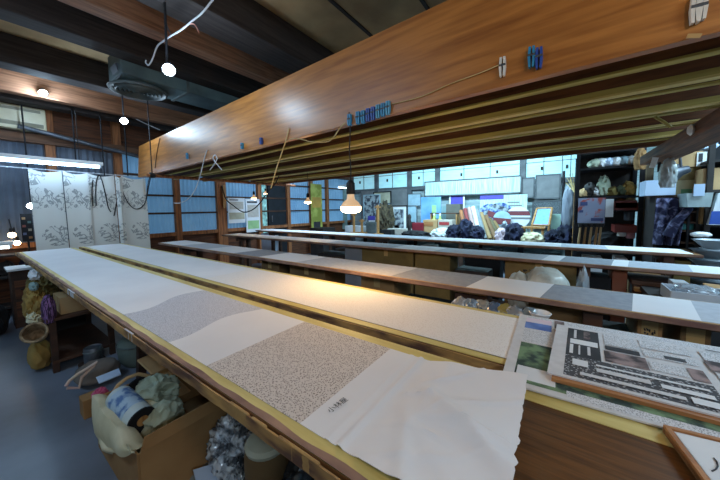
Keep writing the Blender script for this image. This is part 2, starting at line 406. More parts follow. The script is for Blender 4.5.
b4 = board(-5.05, 2.1, 2.745, 3.08, 'fourth long dyeing board from the front, before the rearmost one', edge_m=m_chip, sw=.014, th=.02, sm=m_card3)
b5 = board(-5.45, 1.0, 3.72, 4.11, 'rearmost long dyeing board, its end stopping before the steel rack', edge_m=m_chip, sw=.014, th=.02, sm=m_card3)

def cloth(label, x0, x1, y0, y1, bands, base, wave=0.002, name='dyed_cloth', group='cloths pasted on the boards', slant=0.0, dx=0.05):
    """a length of silk pasted on a board; bands = (x_start, x_end, material) across its length"""
    mb = MB(); mb.use(base)
    xs = sorted(set([x0, x1] + [b for s in bands for b in s[:2] if x0 < b < x1]))
    pts = []
    for a, b in zip(xs, xs[1:]):
        n = max(1, int((b-a)/dx)); pts += [a+(b-a)*k/n for k in range(n)]
    pts.append(x1); nv = 8
    vs = []
    for x in pts:
        row = []
        for j in range(nv+1):
            v = j/nv; y = y0+(y1-y0)*v
            xx = x + slant*(v-0.5) if x0 < x < x1 else x
            z = TZ+0.0032+wave*noise.noise(Vector((xx*4, y*6, 5)))*(0.3 if j in (0, nv) else 1)
            yy = y + 0.003*noise.noise(Vector((x*7, v*9, 7)))*(1 if j in (0, nv) else 0)
            row.append(mb.bm.verts.new((xx, yy, max(z, TZ+0.0022))))
        vs.append(row)
    for i in range(len(pts)-1):
        xm = (pts[i]+pts[i+1])/2; m = base
        for a, b, q in bands:
            if a < xm < b: m = q
        mb.use(m)
        for j in range(nv): mb._f([vs[i][j], vs[i+1][j], vs[i+1][j+1], vs[i][j+1]])
    mb.thicken(0.0012)
    o = mb.build(name, smooth=True)
    return tag(o, label, 'cloth', group)
H = 0.45
# nearest board: white silk with two stencilled fields and a long loose white end
mb = MB(); mb.use(m_cotton)
cy0, cy1 = 0.383, 0.766; x0, x1 = -5.0, -0.055
f1a, f1b, f2a, f2b = -3.43*H, -2.46*H, -1.83*H, -0.965*H
pts = []
for a, b, d in ((x0, f1a, .06), (f1a, f1b, .03), (f1b, f2a, .03), (f2a, f2b, .03), (f2b, x1, .006)):
    n = max(1, round((b-a)/d)); pts += [a+(b-a)*k/n for k in range(n)]
pts.append(x1); nv = 52; vs = []
hem = [noise.noise(Vector((j*0.45, 0, 2)))*0.007 for j in range(nv+1)]
for i, x in enumerate(pts):
    row = []
    for j in range(nv+1):
        v = j/nv; y = cy0+(cy1-cy0)*v; xx = x
        if f1a-0.3 < x < f1b+0.15:     # the first field is brushed on with a slanting, wavering border
            e = max(0, 1-abs(x-f1a)/0.3) if x < (f1a+f1b)/2 else 0
            xx += e*(-0.10*v + 0.03*math.sin(v*7)) + (0.03*math.sin(v*6+1)*max(0, 1-abs(x-f1b)/0.2))
        z = TZ+0.0032; s = max(0.0, (x-(f2b+0.13))/(x1-f2b-0.13))
        if s > 0:                       # loose end: long creases and a lifted rear corner
            z += 0.007*min(1, s*4)*(0.7+noise.noise(Vector((xx*8+y*9, y*2.2-xx*2, 4))))
            z += 0.020*min(1, s*3)*max(0, noise.noise(Vector((xx*3.2-y*7, y*3+xx*4, 9))))
            z += 0.007*math.exp(-((xx+0.30+0.45*(y-0.6))/0.018)**2)*min(1, s*3)
            z += 0.012*max(0, v-0.8)/0.2*s
            y += s*(0.016*(v > 0.5)*(v-0.5)*2) + (0.03*(0.5-v)*s if v < 0.5 else 0)*-1
            xx += s*hem[j] + s*0.03*(v-0.45)*-1*(1 if v < 0.4 else 0.3)
        if s > 0:
            for kx, ky, ph, a_ in ((5, 6, 1.3, .013), (4, -2, 4.1, .011), (8, 7, 7.7, .007)):
                q_ = 1-abs(noise.noise(Vector((xx*kx*.55+y*ky, xx*1.2-y*1.5+ph, ph))))*2
                z += a_*max(0, q_)**2.5*min(1, s*4)*(.4+.6*math.sin(math.pi*min(1, max(0, v))))
        if s > 0:
            for lx, ly, an, wd_, am in ((-.25, .60, .55, .005, .0055), (-.17, .50, .35, .004, .0045), (-.13, .64, .9, .005, .006), (-.20, .44, .8, .004, .0045), (-.09, .55, .25, .006, .006), (-.22, .70, 1.1, .004, .005)):
                dx_ = xx-lx; dy_ = y-ly; al = dx_*math.cos(an)+dy_*math.sin(an); ac = -dx_*math.sin(an)+dy_*math.cos(an)+.02*math.sin(al*16)
                z += am*math.exp(-(ac/wd_)**2)*math.exp(-(al/.12)**2)
        ridge = math.exp(-((xx-(f2b+0.105))/0.006)**2)*0.006+math.exp(-((xx-(f2b+0.075))/0.005)**2)*0.003   # the seam fold
        row.append(mb.bm.verts.new((xx, y, z+ridge)))
    vs.append(row)
for i in range(len(pts)-1):
    xm = (pts[i]+pts[i+1])/2
    mb.use(m_komonfine if f1a < xm < f1b else m_komon if f2a < xm < f2b else m_cotton)
    for j in range(nv): mb._f([vs[i][j], vs[i+1][j], vs[i+1][j+1], vs[i][j+1]])
mb.thicken(0.0012)
c1 = tag(mb.build('dyed_cloth', smooth=True), 'white silk with two grey speckled fields and a loose creased end on the front board', 'cloth', 'cloths pasted on the boards')
# the three brushed characters stamped beside the second field
try:
    crv = bpy.data.curves.new('stamp', 'FONT'); crv.body = '小林屋'; crv.size = 0.019; crv.align_x = 'CENTER'; crv.align_y = 'CENTER'
    ob = bpy.data.objects.new('stamp_tmp', crv); COL.objects.link(ob)
    dg = bpy.context.evaluated_depsgraph_get(); me = bpy.data.meshes.new_from_object(ob.evaluated_get(dg))
    bpy.data.objects.remove(ob)
    st = bpy.data.objects.new('name_stamp', me); COL.objects.link(st); me.materials.clear(); me.materials.append(m_ink)
    p = at(338, 405, Z=TZ+0.006)
    st.parent = c1; st.location = Vector((p.x, p.y, TZ+0.0062))-c1.location; st.rotation_euler = (0, 0, R(84)); st['label'] = 'three small dark stamped characters'
except Exception as ex: print('stamp failed', ex)

cloth('white silk with a faint tan fine pattern along the second board, under the warm bulb', -5.0, at(512, 340, Z=TZ).x+0.1, 0.905, 1.262, [(-1.9, 0.4, m_komonpale)], m_cotton)
def bx(px, Y): return at(px, 280, Y=Y).x
c3x = [bx(q, 1.77) for q in (197, 222, 250, 275, 312, 345, 405, 470, 548, 634, 698)]
cloth('banded grey and white cloth strip along the third board', -4.60, 1.9, 1.612, 1.935,
      [(c3x[0], c3x[1], m_greysilk2), (c3x[2], c3x[3], m_greysilk), (c3x[4], c3x[5], m_greysilk2), (c3x[6]-0.55, c3x[6], m_greysilk2), (c3x[6], c3x[8]-0.35, m_greysilk), (c3x[8], c3x[9], m_greysilk), (c3x[10], 1.9, m_greysilk2)], m_cotton, slant=0.05)
c4x = [bx(q, 2.9) for q in (335, 400, 440, 545, 562, 612, 628, 690)]
cloth('pale cloth strip with bluish grey bands along the fourth board', -5.0, 2.05, 2.755, 3.07,
      [(c4x[0], c4x[1], m_greysilk2), (c4x[2], c4x[3], m_greysilk2), (c4x[4], c4x[5], m_greysilk), (c4x[6], c4x[7], m_greysilk2)], m_cotton, slant=0.05)
c5x = [bx(q, 3.9) for q in (360, 430, 560, 605)]
cloth('plain bluish white cloth strip along the rearmost board', -5.4, 0.95, 3.735, 4.095, [(c5x[0], c5x[1], m_greysilk2), (c5x[2], c5x[3], m_greysilk2)], m_cotton)

# trestles that carry the boards
def trestle(x, y0, y1, label, sp=1.0):
    t = thing('trestle', (x, (y0+y1)/2, 0), label, 'trestle', 'wooden trestles')
    MB().box((x, (y0+y1)/2, TZ-0.028-0.035), (0.07, y1-y0, 0.07)).build('top_bar', m_rustic, t, bevel=0.004)
    for y in (y0+0.08, y1-0.08):
        for s in (-1, 1):
            MB().prism([(x+s*0.008, y-0.025, TZ-0.1), (x+s*0.035, y-0.025, TZ-0.1), (x+s*(0.035+.16*sp), y-0.025, 0), (x+s*(.008+.13*sp), y-0.025, 0)], (0, 0.05, 0)).build('leg', m_rustic, t)
        MB().box((x, y, 0.3), (0.06+0.18*sp, 0.03, 0.05)).build('brace', m_rustic, t)
    return t
for x, n in ((-4.55, 'left ends'), (-2.42, 'left half'), (-0.30, 'middle'), (0.85, 'right part')):
    trestle(x, 0.36 if x > -1 or x < -4 else 0.64, 1.28, 'dark wooden trestle under the %s of the two front boards' % n)
for x, n in ((-4.0, 'left end'), (at(591, 300, Y=1.75).x, 'middle'), (1.75, 'right end')):
    trestle(x, 1.62, 1.93, 'dark wooden trestle under the %s of the third board' % n, 0.0)
for x, n in ((-4.6, 'left end'), (at(584, 270, Y=2.85).x, 'middle'), (1.9, 'right end')):
    trestle(x, 2.76, 3.06, 'dark wooden trestle under the %s of the fourth board' % n, 0.0)
for x, n in ((-5.0, 'left end'), (-2.35, 'middle'), (0.80, 'right end')):
    trestle(x, 3.74, 4.09, 'dark wooden trestle under the %s of the rearmost board' % n, 0.0)

# ------------------------------------------------------------------ boards stored on edge overhead
A = 0.0486
def oy(x, k=0.0): return 1.325-A*x+k
rz = -math.atan(A)
NB = 11; SP = 0.215; JIT = (0, -.02, .015, -.03, .03, -.01, .035, -.02, .02, .03, 0); LIFT = (0, .012, -.002, .02, -.004, .016, .004, .022, -.002, .012, -.004)
names_ = ['front overhead board, wide amber fir standing on edge', 'second overhead board on edge, just behind the amber one', 'third overhead board on edge counted from the front',
          'fourth overhead board on edge counted from the front', 'fifth overhead board on edge counted from the front', 'sixth overhead board on edge, middle of the overhead stack', 'fifth overhead board on edge counted from the back', 'fourth overhead board on edge counted from the back',
          'third overhead board on edge counted from the back', 'second overhead board on edge counted from the back', 'rearmost overhead board on edge, closest to the back bench']
rnd = random.Random(4)
for i in range(NB):
    xa = -5.12 if i == 0 else -5.0+rnd.uniform(-0.1, 0.10); xb = 1.25 if i == 0 else (0.80 if i != 7 else 0.70)
    k = i*SP+JIT[i]; BT = 1.80+LIFT[i]; xm = (xa+xb)/2; L_ = xb-xa; y = oy(xm, k)+0.015
    t = thing('stored_board', (xm, y, 1.80), names_[i], 'board', 'boards stored on edge overhead')
    ht = 0.435
    if i == 0:   # the left end is cut slightly aslant
        M_ = Matrix.Translation((xm, y, 0)) @ Matrix.Rotation(rz, 4, 'Z')
        p = [M_ @ Vector(q) for q in ((-L_/2-0.06, -0.015, 1.80), (L_/2, -0.015, 1.80), (L_/2, -0.015, 1.80+ht), (-L_/2+0.08, -0.015, 1.80+ht))]
        MB().prism(p, M_.to_3x3() @ Vector((0, 0.03, 0))).build('plank', m_overhead, t, bevel=0.004)
    else:
        MB().box((xm, y, BT+ht/2), (L_, 0.034+.004*(i % 3), ht), rz=rz).build('plank', m_overdark, t, bevel=0.004)
    # dried paste left along the bottom edge and the lower rim of the face
    MB().box((xm, y, BT-.003), (L_-0.02, 0.040+.004*(i % 3), 0.010), rz=rz).build('paste_edge', (m_overhead, m_paste2, m_paste, m_paste2, m_paste, m_paste2, m_paste, m_paste2, m_paste, m_paste2, m_overdark)[i], t, bevel=0.002)
    if i in (2, 4, 5, 7, 8):
        MB().box((xm, y-0.0205, BT+.012), (L_-0.04, 0.004, 0.03), rz=rz).build('paste_rim', m_paste2, t)
# cross timber carrying the right-hand ends
t = thing('cross_timber', (0.70, 2.45, 1.55), 'dark brown cross timber carrying the right ends of the overhead boards', 'beam')
MB().box((0.71, 2.55, 1.735), (0.19, 3.0, 0.09)).build('timber', m_crossbeam, t, bevel=0.012)
for y in (1.35, 3.85): MB().rod((0.72, y, 1.6), (0.72, y, 2.99), 0.012).build('hanger_rod', m_steel, t)
MB().lathe([(0.0, 0), (0.022, 0.0), (0.034, 0.012), (0.022, 0.024), (0, 0.024)], M=Matrix.Translation((0.612, 2.55, 1.735)) @ Matrix.Rotation(R(-90), 4, 'Y')).build('porcelain_knob', m_paper, t, smooth=True)
# pole with light ends under the left ends, hung on iron rods
xq = at(152, 172, Y=1.50).x
t = thing('hanging_pole', (xq, 2.3, 1.74), 'round pole on iron rods carrying the left ends of the overhead boards', 'pole')
MB().rod((xq, 1.44, 1.762), (xq, 3.95, 1.762), 0.022, seg=12).build('pole', m_post, t, smooth=True)
for y in (1.50, 3.90): MB().rod((xq, y, 1.74), (xq, y, 2.73), 0.007).build('iron_rod', m_steel, t)
MB().lathe([(0, 0), (0.034, 0), (0.036, 0.02), (0.03, 0.06), (0, 0.06)], M=Matrix.Translation((xq, 1.47, 1.765)) @ Matrix.Rotation(R(-90), 4, 'X')).build('end_knot', m_wiredark, t, smooth=True)
# ------------------------------------------------------------------ lamps
def reflector_bulb(p, drop_to, label, power, k=1.0, group=None, es=9.0, color=WARM):
    """bulb face at p (world), cord up to height drop_to"""
    p = Vector(p); t = thing('hanging_bulb', p, label, 'lamp', group)
    gl = MB(); g1 = glow('bulb_glass', (1.0, 0.72, 0.40), es*0.30); g2 = glow('bulb_face', (1.0, 0.80, 0.52), es*1.6)
    g0 = mat('bulb_neck', rgb(214, 190, 160), rough=0.2, emit=(1.0, 0.6, 0.3), es=0.35)
    gl.use(g0); gl.lathe([(0.019*k, 0.098*k), (0.021*k, 0.08*k), (0.024*k, 0.066*k), (0.045*k, 0.047*k), (0.058*k, 0.026*k)], c=p, seg=24)
    gl.use(g1); gl.lathe([(0.058*k, 0.026*k), (0.060*k, 0.016*k), (0.057*k, 0.005*k)], c=p, seg=24)
    gl.use(g2); gl.lathe([(0.057*k, 0.005*k), (0.045*k, -0.006*k), (0.025*k, -0.012*k), (0, -0.014*k)], c=p, seg=24)
    gl.build('bulb', None, t, smooth=True)
    MB().lathe([(0, 0.172*k), (0.012*k, 0.17*k), (0.024*k, 0.155*k), (0.025*k, 0.098*k), (0.021*k, 0.094*k), (0, 0.094*k)], c=p, seg=18).build('socket', m_wiredark, t, smooth=True)
    pts = [p+Vector((0.004*math.sin(i*1.3), 0, 0.17*k+(drop_to-p.z-0.17*k)*i/8)) for i in range(9)]
    MB().tube(pts, 0.0035, 6).build('cord', m_wiredark, t)
    lamp('bulb_light', 'POINT', p+Vector((0, 0, -0.06*k)), power, color, 0.035*k, parent=t)
    return t
pb = at(351, 211, Y=1.362); reflector_bulb(pb, 1.86, 'large warm reflector bulb hanging low over the second board', 9.0, 1.06)
for (x, y, bi, n, k, pw) in ((308, 203, 6, 'small lit bulb hanging before the yellow green paper on the left wall', .8, 2.2),
                        (254, 199, 7, 'small lit bulb hanging in front of the two pinned posters', .8, 1.8), (265.5, 194, 9, 'farthest small lit bulb beside the dark doorway', .62, 1.2)):
    Y = 3.0
    for _ in range(6): Y = oy(at(x, y, Y=Y).x, bi*SP+JIT[bi])+.015
    p = at(x, y, Y=Y); reflector_bulb(p, 1.83+LIFT[bi], n, pw, k, 'small warm bulbs under the overhead boards')

def led(p, aim, label, power, spot=110, r=0.035):
    p = Vector(p); d = (Vector(aim)-p).normalized()
    t = thing('spot_lamp', p, label, 'lamp', 'cool white spot lamps')
    M = Matrix.Translation(p) @ (-d).to_track_quat('Z', 'Y').to_matrix().to_4x4()
    MB().lathe([(0, 0.09), (0.022, 0.09), (0.03, 0.06), (0.042, 0.0), (0.038, 0.0)], M=M, seg=18).build('lamp_housing', m_steel, t, smooth=True)
    MB().lathe([(0, 0.004), (0.037, 0.003)], M=M, seg=18).build('lamp_face', glow('led_face', (0.80, 0.92, 1.0), 30), t)
    MB().rod(p-d*0.08, (p.x-.14, p.y, p.z) if abs(p.x+5.02) < .01 else (p.x, p.y, max(p.z+0.06, (2.99 if p.y < 0 else 2.80) if p.x > -4 else 2.73 if p.x > -4.8 else 2.67)), 0.008).build('bracket', m_steel, t)
    lamp('led_light', 'POINT', p+d*0.06, power*.5, (0.56, 0.78, 1.0), 0.045, parent=t)
    return t
led(at(169, 70, X=-2.25), (-0.6, 0.5, 1.2), 'bright spot lamp under the beam in front of the round ceiling vent', 22, 165)
led(at(124, 121, X=-4.45), (-1.6, 0.6, 1.0), 'spot lamp above the curtain, left of the overhead boards', 22, 165)
led(at(43, 93, X=-5.02), (-2.6, 0.4, 0.9), 'spot lamp on the beam above the wall air conditioner', 26, 165)
led(at(31, 206, X=-5.62), (-3.0, 0.2, 1.0), 'small spot lamp at the left edge of the curtain', 3, 120, 0.02)

def tube_light(a, b, label, es, col=(0.72, 0.88, 1.0)):
    a = Vector(a); b = Vector(b); d = (b-a).normalized()
    t = thing('fluorescent_tube', (a+b)/2, label, 'lamp', 'fluorescent tubes')
    MB().rod(a, b, 0.017, seg=12).build('tube', glow('tube_glow%d' % int(es), col, es), t, smooth=True)
    ang = math.atan2(d.y, d.x)
    MB().box((a+b)/2+Vector((0, 0, 0.05)), ((b-a).length+0.08, 0.07, 0.045), rz=ang).build('housing', m_paper, t, bevel=0.006)
    for q in (a-d*0.012, b+d*0.012): MB().box(q+Vector((0, 0, 0.02)), (0.025, 0.035, 0.07), rz=ang).build('tube_holder', m_paper, t)
    for f in (0.12, 0.88):
        q = a.lerp(b, f); MB().rod(q+Vector((0, 0, 0.07)), (q.x, q.y, 2.7), 0.004).build('hanger_wire', m_wiredark, t)
    return t
p0, p1 = at(0, 159.5, X=-5.28), at(99, 167, X=-5.28)
p0 = p1 + (p0-p1)*1.9
tube_light(p0, p1, 'long lit fluorescent tube hanging above the curtain', 18, (0.44, 0.70, 1.0))
q0, q1 = at(331, 187, Y=7.2), at(347, 188, Y=7.2)
tube_light(q0, q1, 'short lit fluorescent tube over the far corner of the bench', 5)
g0 = at(0, 247, X=-5.7); tube_light(g0+Vector((0, -0.7, 0)), at(9, 247, X=-5.7), 'low lit fluorescent tube at the far left, level with the front board', 7)

# wooden shelf with two glowing globes at the far left
t = thing('globe_lamp', at(12, 235, X=-5.75), 'upper warm globe lamp at the far left edge', 'lamp', 'warm globe lamps by the left wall')
def globe(p, label, r):
    p = Vector(p); t = thing('globe_lamp', p, label, 'lamp', 'warm globe lamps by the left wall')
    MB().lathe([(r*math.sin(math.pi*i/10), -r*math.cos(math.pi*i/10)) for i in range(11)], c=p).build('globe', glow('globe_glow', (1.0, 0.72, 0.42), 14), t, smooth=True)
    MB().lathe([(0.02, r*0.9), (0.02, r+0.05), (0, r+0.05)], c=p).build('socket', m_wiredark, t)
    MB().rod(p+Vector((0, 0, r+0.05)), (p.x-0.2, p.y, p.z+r+0.16), 0.006).build('arm', m_wiredark, t)
    return t
bpy.data.objects.remove(t)
globe(at(12, 235, X=-5.72), 'upper warm globe lamp at the far left edge', 0.035)
globe(at(17, 243, X=-5.72), 'lower warm globe lamp at the far left edge', 0.032)

# ------------------------------------------------------------------ curtain of five cloth lengths
def scribble_mat():
    m = bpy.data.materials.new('printed_curtain'); m.use_nodes = True; nt = m.node_tree; N = nt.nodes; L = nt.links
    b = N['Principled BSDF']; b.inputs['Roughness'].default_value = 0.85
    tc = N.new('ShaderNodeTexCoord')
    n1 = N.new('ShaderNodeTexNoise'); n1.inputs['Scale'].default_value = 7; n1.inputs['Detail'].default_value = 6; n1.inputs['Distortion'].default_value = 1.6
    L.new(tc.outputs['Object'], n1.inputs['Vector'])
    s = N.new('ShaderNodeMath'); s.operation = 'SUBTRACT'; s.inputs[1].default_value = 0.5; L.new(n1.outputs['Fac'], s.inputs[0])
    a = N.new('ShaderNodeMath'); a.operation = 'ABSOLUTE'; L.new(s.outputs[0], a.inputs[0])
    lt = N.new('ShaderNodeMath'); lt.operation = 'LESS_THAN'; lt.inputs[1].default_value = 0.030; L.new(a.outputs[0], lt.inputs[0])
    sp = N.new('ShaderNodeSeparateXYZ'); L.new(tc.outputs['Object'], sp.inputs[0]); cb = N.new('ShaderNodeCombineXYZ')
    L.new(sp.outputs['Y'], cb.inputs['X']); L.new(sp.outputs['Z'], cb.inputs['Y'])
    v = N.new('ShaderNodeTexVoronoi'); v.voronoi_dimensions = '2D'; v.inputs['Scale'].default_value = 2.6; v.inputs['Randomness'].default_value = 0.9; L.new(cb.outputs[0], v.inputs['Vector'])
    l2 = N.new('ShaderNodeMath'); l2.operation = 'LESS_THAN'; l2.inputs[1].default_value = 0.36; L.new(v.outputs['Distance'], l2.inputs[0])
    ml = N.new('ShaderNodeMath'); ml.operation = 'MULTIPLY'; L.new(lt.outputs[0], ml.inputs[0]); L.new(l2.outputs[0], ml.inputs[1])
    mx = N.new('ShaderNodeMix'); mx.data_type = 'RGBA'; L.new(ml.outputs[0], mx.inputs['Factor'])
    mx.inputs['A'].default_value = (*rgb(214, 214, 208), 1); mx.inputs['B'].default_value = (*rgb(150, 152, 150), 1)
    L.new(mx.outputs['Result'], b.inputs['Base Color'])
    return m
m_curt = scribble_mat()
XC = -5.5
ca, cb = at(28, 169, X=XC), at(145, 178, X=XC); cbot = 0.55
t = thing('printed_curtain', (XC, (ca.y+cb.y)/2, cbot), 'white curtain of cloth lengths printed with grey branches, hanging behind the boards', 'curtain')
splits = [28, 62, 87, 114, 121, 145]
for i, (a, b) in enumerate(zip(splits, splits[1:])):
    ya, yb = at(a, 172, X=XC).y, at(b, 176, X=XC).y
    z1a, z1b = at(a, 168+(a-28)*0.085, X=XC).z, at(b, 168+(b-28)*0.085, X=XC).z
    def fc(u, v, ya=ya, yb=yb, za=z1a, zb=z1b, i=i):
        y = ya+(yb-ya)*u; top = za+(zb-za)*u - 0.035*math.sin(math.pi*u)
        z = top + (cbot-top)*v
        x = XC + 0.007*math.sin(u*6+i*2+v*1.4)*(0.35+v) + 0.03*(i % 2) + 0.05*(0.5-abs(u-0.5))*(1 if i == 3 else 0)
        return (x, y + 0.01*v, z)
    MB().grid(fc, 18, 20).thicken(0.003).build('cloth_length', m_curt, t, smooth=True)
MB().rod((XC, ca.y-0.3, ca.z+0.012), (XC, cb.y+0.15, cb.z+0.012), 0.006).build('curtain_wire', m_wire, t)

# ------------------------------------------------------------------ air conditioner, duct and round vent, pipe
ya = at(45, 118, X=-5.85).y
za, zb = at(30, 131, X=-5.82).z, at(30, 108, X=-5.82).z
t = thing('air_conditioner', (-5.86, ya-0.45, za), 'cream wall mounted air conditioner near the ceiling at the far left', 'air conditioner')
m_ac = mat('ac_plastic', rgb(216, 208, 178), rgb(206, 196, 164), rough=0.4)
MB().box((-5.88, ya-0.45, (za+zb)/2), (0.22, 0.9, zb-za)).build('body', m_ac, t, bevel=0.02)
MB().box((-5.775, ya-0.45, za+0.07), (0.03, 0.84, 0.05), ry=0.3).build('louver', mat('ac_louver', rgb(150, 146, 126), rough=0.5), t, bevel=0.005)
MB().box((-5.768, ya-0.45, zb-0.05), (0.012, 0.8, 0.035)).build('intake_grille', mat('ac_louver', rgb(150, 146, 126)), t)
pc = at(139, 92, Z=2.60)
t = thing('ceiling_duct', (-3.8, 2.6, 2.64), 'dark grey green ventilation duct running under the ceiling', 'duct')
MB().box((-3.72, 2.75, 2.77), (0.40, 3.5, 0.26)).build('duct_body', m_duct, t, bevel=0.01)
for y in (1.6, 2.7, 3.8): MB().box((-3.72, y, 2.77), (0.42, 0.03, 0.28)).build('flange', m_duct2, t)
MB().box((-3.70, 1.02, 2.70), (0.16, 0.05, 0.12), rx=0.3).build('end_flap', m_iron, t)
t = thing('round_vent', (pc.x, pc.y, 2.60), 'round grey ceiling vent with concentric rings below the duct', 'vent')
MB().lathe([(0.225, 0.035), (0.265, 0.012), (0.262, 0.0), (0.245, -0.006), (0.225, 0.01)], c=(pc.x, pc.y, 2.60), seg=40).build('rim', m_duct2, t, smooth=True)
for i in range(5):
    r = 0.035+0.038*i
    MB().lathe([(r, 0.0), (r+0.012, -0.024), (r+0.024, 0.010), (r+0.006, 0.026), (r, 0.0)], c=(pc.x, pc.y, 2.605), seg=36).build('ring', m_duct2, t, smooth=True)
MB().lathe([(0, 0.03), (0.225, 0.03), (0.225, 0.12), (0, 0.12)], c=(pc.x, pc.y, 2.60), seg=36).build('collar', m_duct, t, smooth=True)
a, b = at(42, 132, X=-5.75), at(137, 156, X=-5.75)
o = MB().tube([a+(a-b)*0.2, a, a.lerp(b, .33), a.lerp(b, .66), b, b+(b-a)*0.4], 0.03, 12).build('wall_pipe', m_iron, smooth=True); tag(o, 'grey metal pipe sloping along the left wall below the air conditioner', 'pipe')
for i, (x, ytop, ybot, n) in enumerate(((76.5, 104, 167, 'nearest'), (104.5, 130, 176, 'middle'), (128, 136, 176, 'farthest'))):
    q = at(x, ybot, X=-5.42)
    o = MB().rod(q, (q.x, q.y, 2.68), 0.008).build('hanging_rod', m_steel); tag(o, '%s of three thin dark rods hanging in front of the left wall' % n, 'rod', 'thin rods above the curtain')

# ------------------------------------------------------------------ cables and cords
def cable(name, pts, r, m, label, cat='cable', group=None, smoothn=6):
    P = [Vector(p) for p in pts]; out = []
    for i in range(len(P)-1):
        p0 = P[max(i-1, 0)]; p1 = P[i]; p2 = P[i+1]; p3 = P[min(i+2, len(P)-1)]
        for k in range(smoothn):
            s = k/smoothn
            out.append(0.5*((2*p1)+(-p0+p2)*s+(2*p0-5*p1+4*p2-p3)*s*s+(-p0+3*p1-3*p2+p3)*s**3))
    out.append(P[-1])
    o = MB().tube(out, r, 7).build(name, m, smooth=True); return tag(o, label, cat, group)
YL = 0.95
cable('loose_cable', [at(x, y, Y=YL) for x, y in ((216, -5), (211, 2), (202, 13), (191, 22), (181, 30), (171, 36), (162, 42), (157, 47), (153, 58), (149, 65), (146, 63), (146, 60))], 0.0055, m_wire, 'white twisted cable with a stripped end hanging below the ceiling beams', 'cable')
cable('loose_cable', [at(x, y, Y=YL) for x, y in ((190, 24), (194, 24), (197, 28), (199, 33))], 0.0035, mat('pink_wire', rgb(206, 140, 124)), 'short pinkish wire end branching off the white ceiling cable', 'cable')
cable('loose_cable', [at(x, y, Y=YL+0.01) for x, y in ((162, -5), (165, 12), (167, 26), (171, 34))], 0.004, m_iron, 'grey cable dropping from the ceiling to the twisted white cable', 'cable')
cable('loose_cable', [at(x, y, X=-5.2) for x, y in ((60, 86), (75, 92), (98, 99), (120, 110), (140, 121), (160, 130))], 0.006, m_wire, 'thin pale cable running along the beam under the round vent', 'cable')
cable('ceiling_conduit', [at(x, y, X=-5.36) for x, y in ((0, 92), (60, 100), (112, 110), (165, 124))], 0.007, m_wiredark, 'dark cable run crossing the planks above the air conditioner', 'cable')
for j, (pts, n) in enumerate((([(93, 180), (92, 190), (93, 206)], 'straight dark cord hanging before the curtain'), ([(96, 206), (96, 185), (99, 175), (103, 184), (108, 206), (111, 212)], 'narrow hooped dark cord hanging before the curtain'),
                              ([(114, 216), (117, 200), (119, 178), (122, 190), (129, 204), (137, 209), (145, 203), (149, 185), (151, 176)], 'dark cord in a wide drooping loop before the right edge of the curtain'), ([(72, 180), (74, 192), (80, 197), (83, 188), (82, 180)], 'small dark cord loop before the middle of the curtain'))):
    cable('loose_cable', [at(x, y, X=-5.487) for x, y in pts], 0.007, m_wiredark, n, 'cord', 'dark cords by the curtain')
def face(x, y, g=0.006):
    yy = 1.4
    for _ in range(5): yy = oy(at(x, y, Y=yy).x)-g
    return at(x, y, Y=yy)
cable('loose_cable', [face(x, y) for x, y in ((207, 150), (204, 160), (200, 176), (195, 190), (188, 199), (180, 203), (174, 203))], 0.0045, m_wire, 'grey cord swinging down in a curve from the left part of the overhead boards', 'cord')
cable('loose_cable', [at(x, y, Y=2.6) for x, y in ((222, 186), (226, 199), (234, 206), (243, 212), (252, 210), (260, 203), (267, 193), (275, 184), (279, 176))], 0.008, m_wiredark, 'dark cord drooping in front of the two pinned posters', 'cord')
cable('loose_cable', [face(x, y) for x, y in ((289, 128), (286, 140), (281, 155), (276, 170), (271, 188))], 0.004, m_twine, 'straw coloured string slanting down across the overhead board edges', 'cord')
cable('tied_twine', [face(x, y) for x, y in ((287, 142), (291, 139), (300, 139), (312, 142), (326, 142), (333, 138), (340, 128), (345, 123))], 0.0035, m_twine, 'straw twine tied in a slack line along the overhead board bottom', 'cord')
cable('tied_twine', [face(x, y) for x, y in ((392, 104), (420, 97), (450, 84), (480, 73), (501, 64))], 0.0022, m_twine, 'thin taut straw twine from the blue pegs to the white peg', 'cord')
cable('white_hook', [face(x, y) for x, y in ((210, 170), (215, 163), (217, 158), (215, 155), (213, 158), (216, 163), (222, 170))], 0.005, m_wire, 'white ribbon shaped wire hook on the overhead boards', 'hook')
cable('loose_cable', [face(x, y) for x, y in ((160, 138), (157, 152), (155, 168))], 0.004, m_wiredark, 'dark cord down the left end of the amber overhead board', 'cord')
cable('loose_cable', [at(x, y, Y=1.52) for x, y in ((150, 176), (148, 184), (147, 192), (146, 200))], 0.005, m_wiredark, 'short black cord dangling below the end of the hanging pole', 'cord')

# ------------------------------------------------------------------ pegs clipped on the amber board
def peg(x, y, m, label, h=0.06, tilt=0.0, group='clothes pegs on the overhead board', wd=0.017):
    yy = 1.325
    for _ in range(3): yy = oy(at(x, y, Y=yy).x)
    p = at(x, y, Y=yy-0.012)
    t = thing('clothes_peg', p, label, 'peg', group)
    for s in (-1, 1):
        M = Matrix.Translation(p) @ Matrix.Rotation(tilt, 4, 'Y')
        pts = [M @ Vector((s*wd*0.15, -0.008, -h/2)), M @ Vector((s*wd*0.55, -0.008, -h/2)), M @ Vector((s*wd*0.75, -0.008, 0)), M @ Vector((s*wd*0.6, -0.008, h/2)), M @ Vector((s*wd*0.12, -0.008, h/2)), M @ Vector((s*wd*0.2, -0.008, 0))]
        MB().prism(pts, (0, 0.018, 0)).build('jaw', m, t)
    MB().rod(p+Vector((-wd*0.7, -0.006, 0.006)), p+Vector((wd*0.7, -0.006, 0.006)), 0.005).build('spring', m_iron, t)
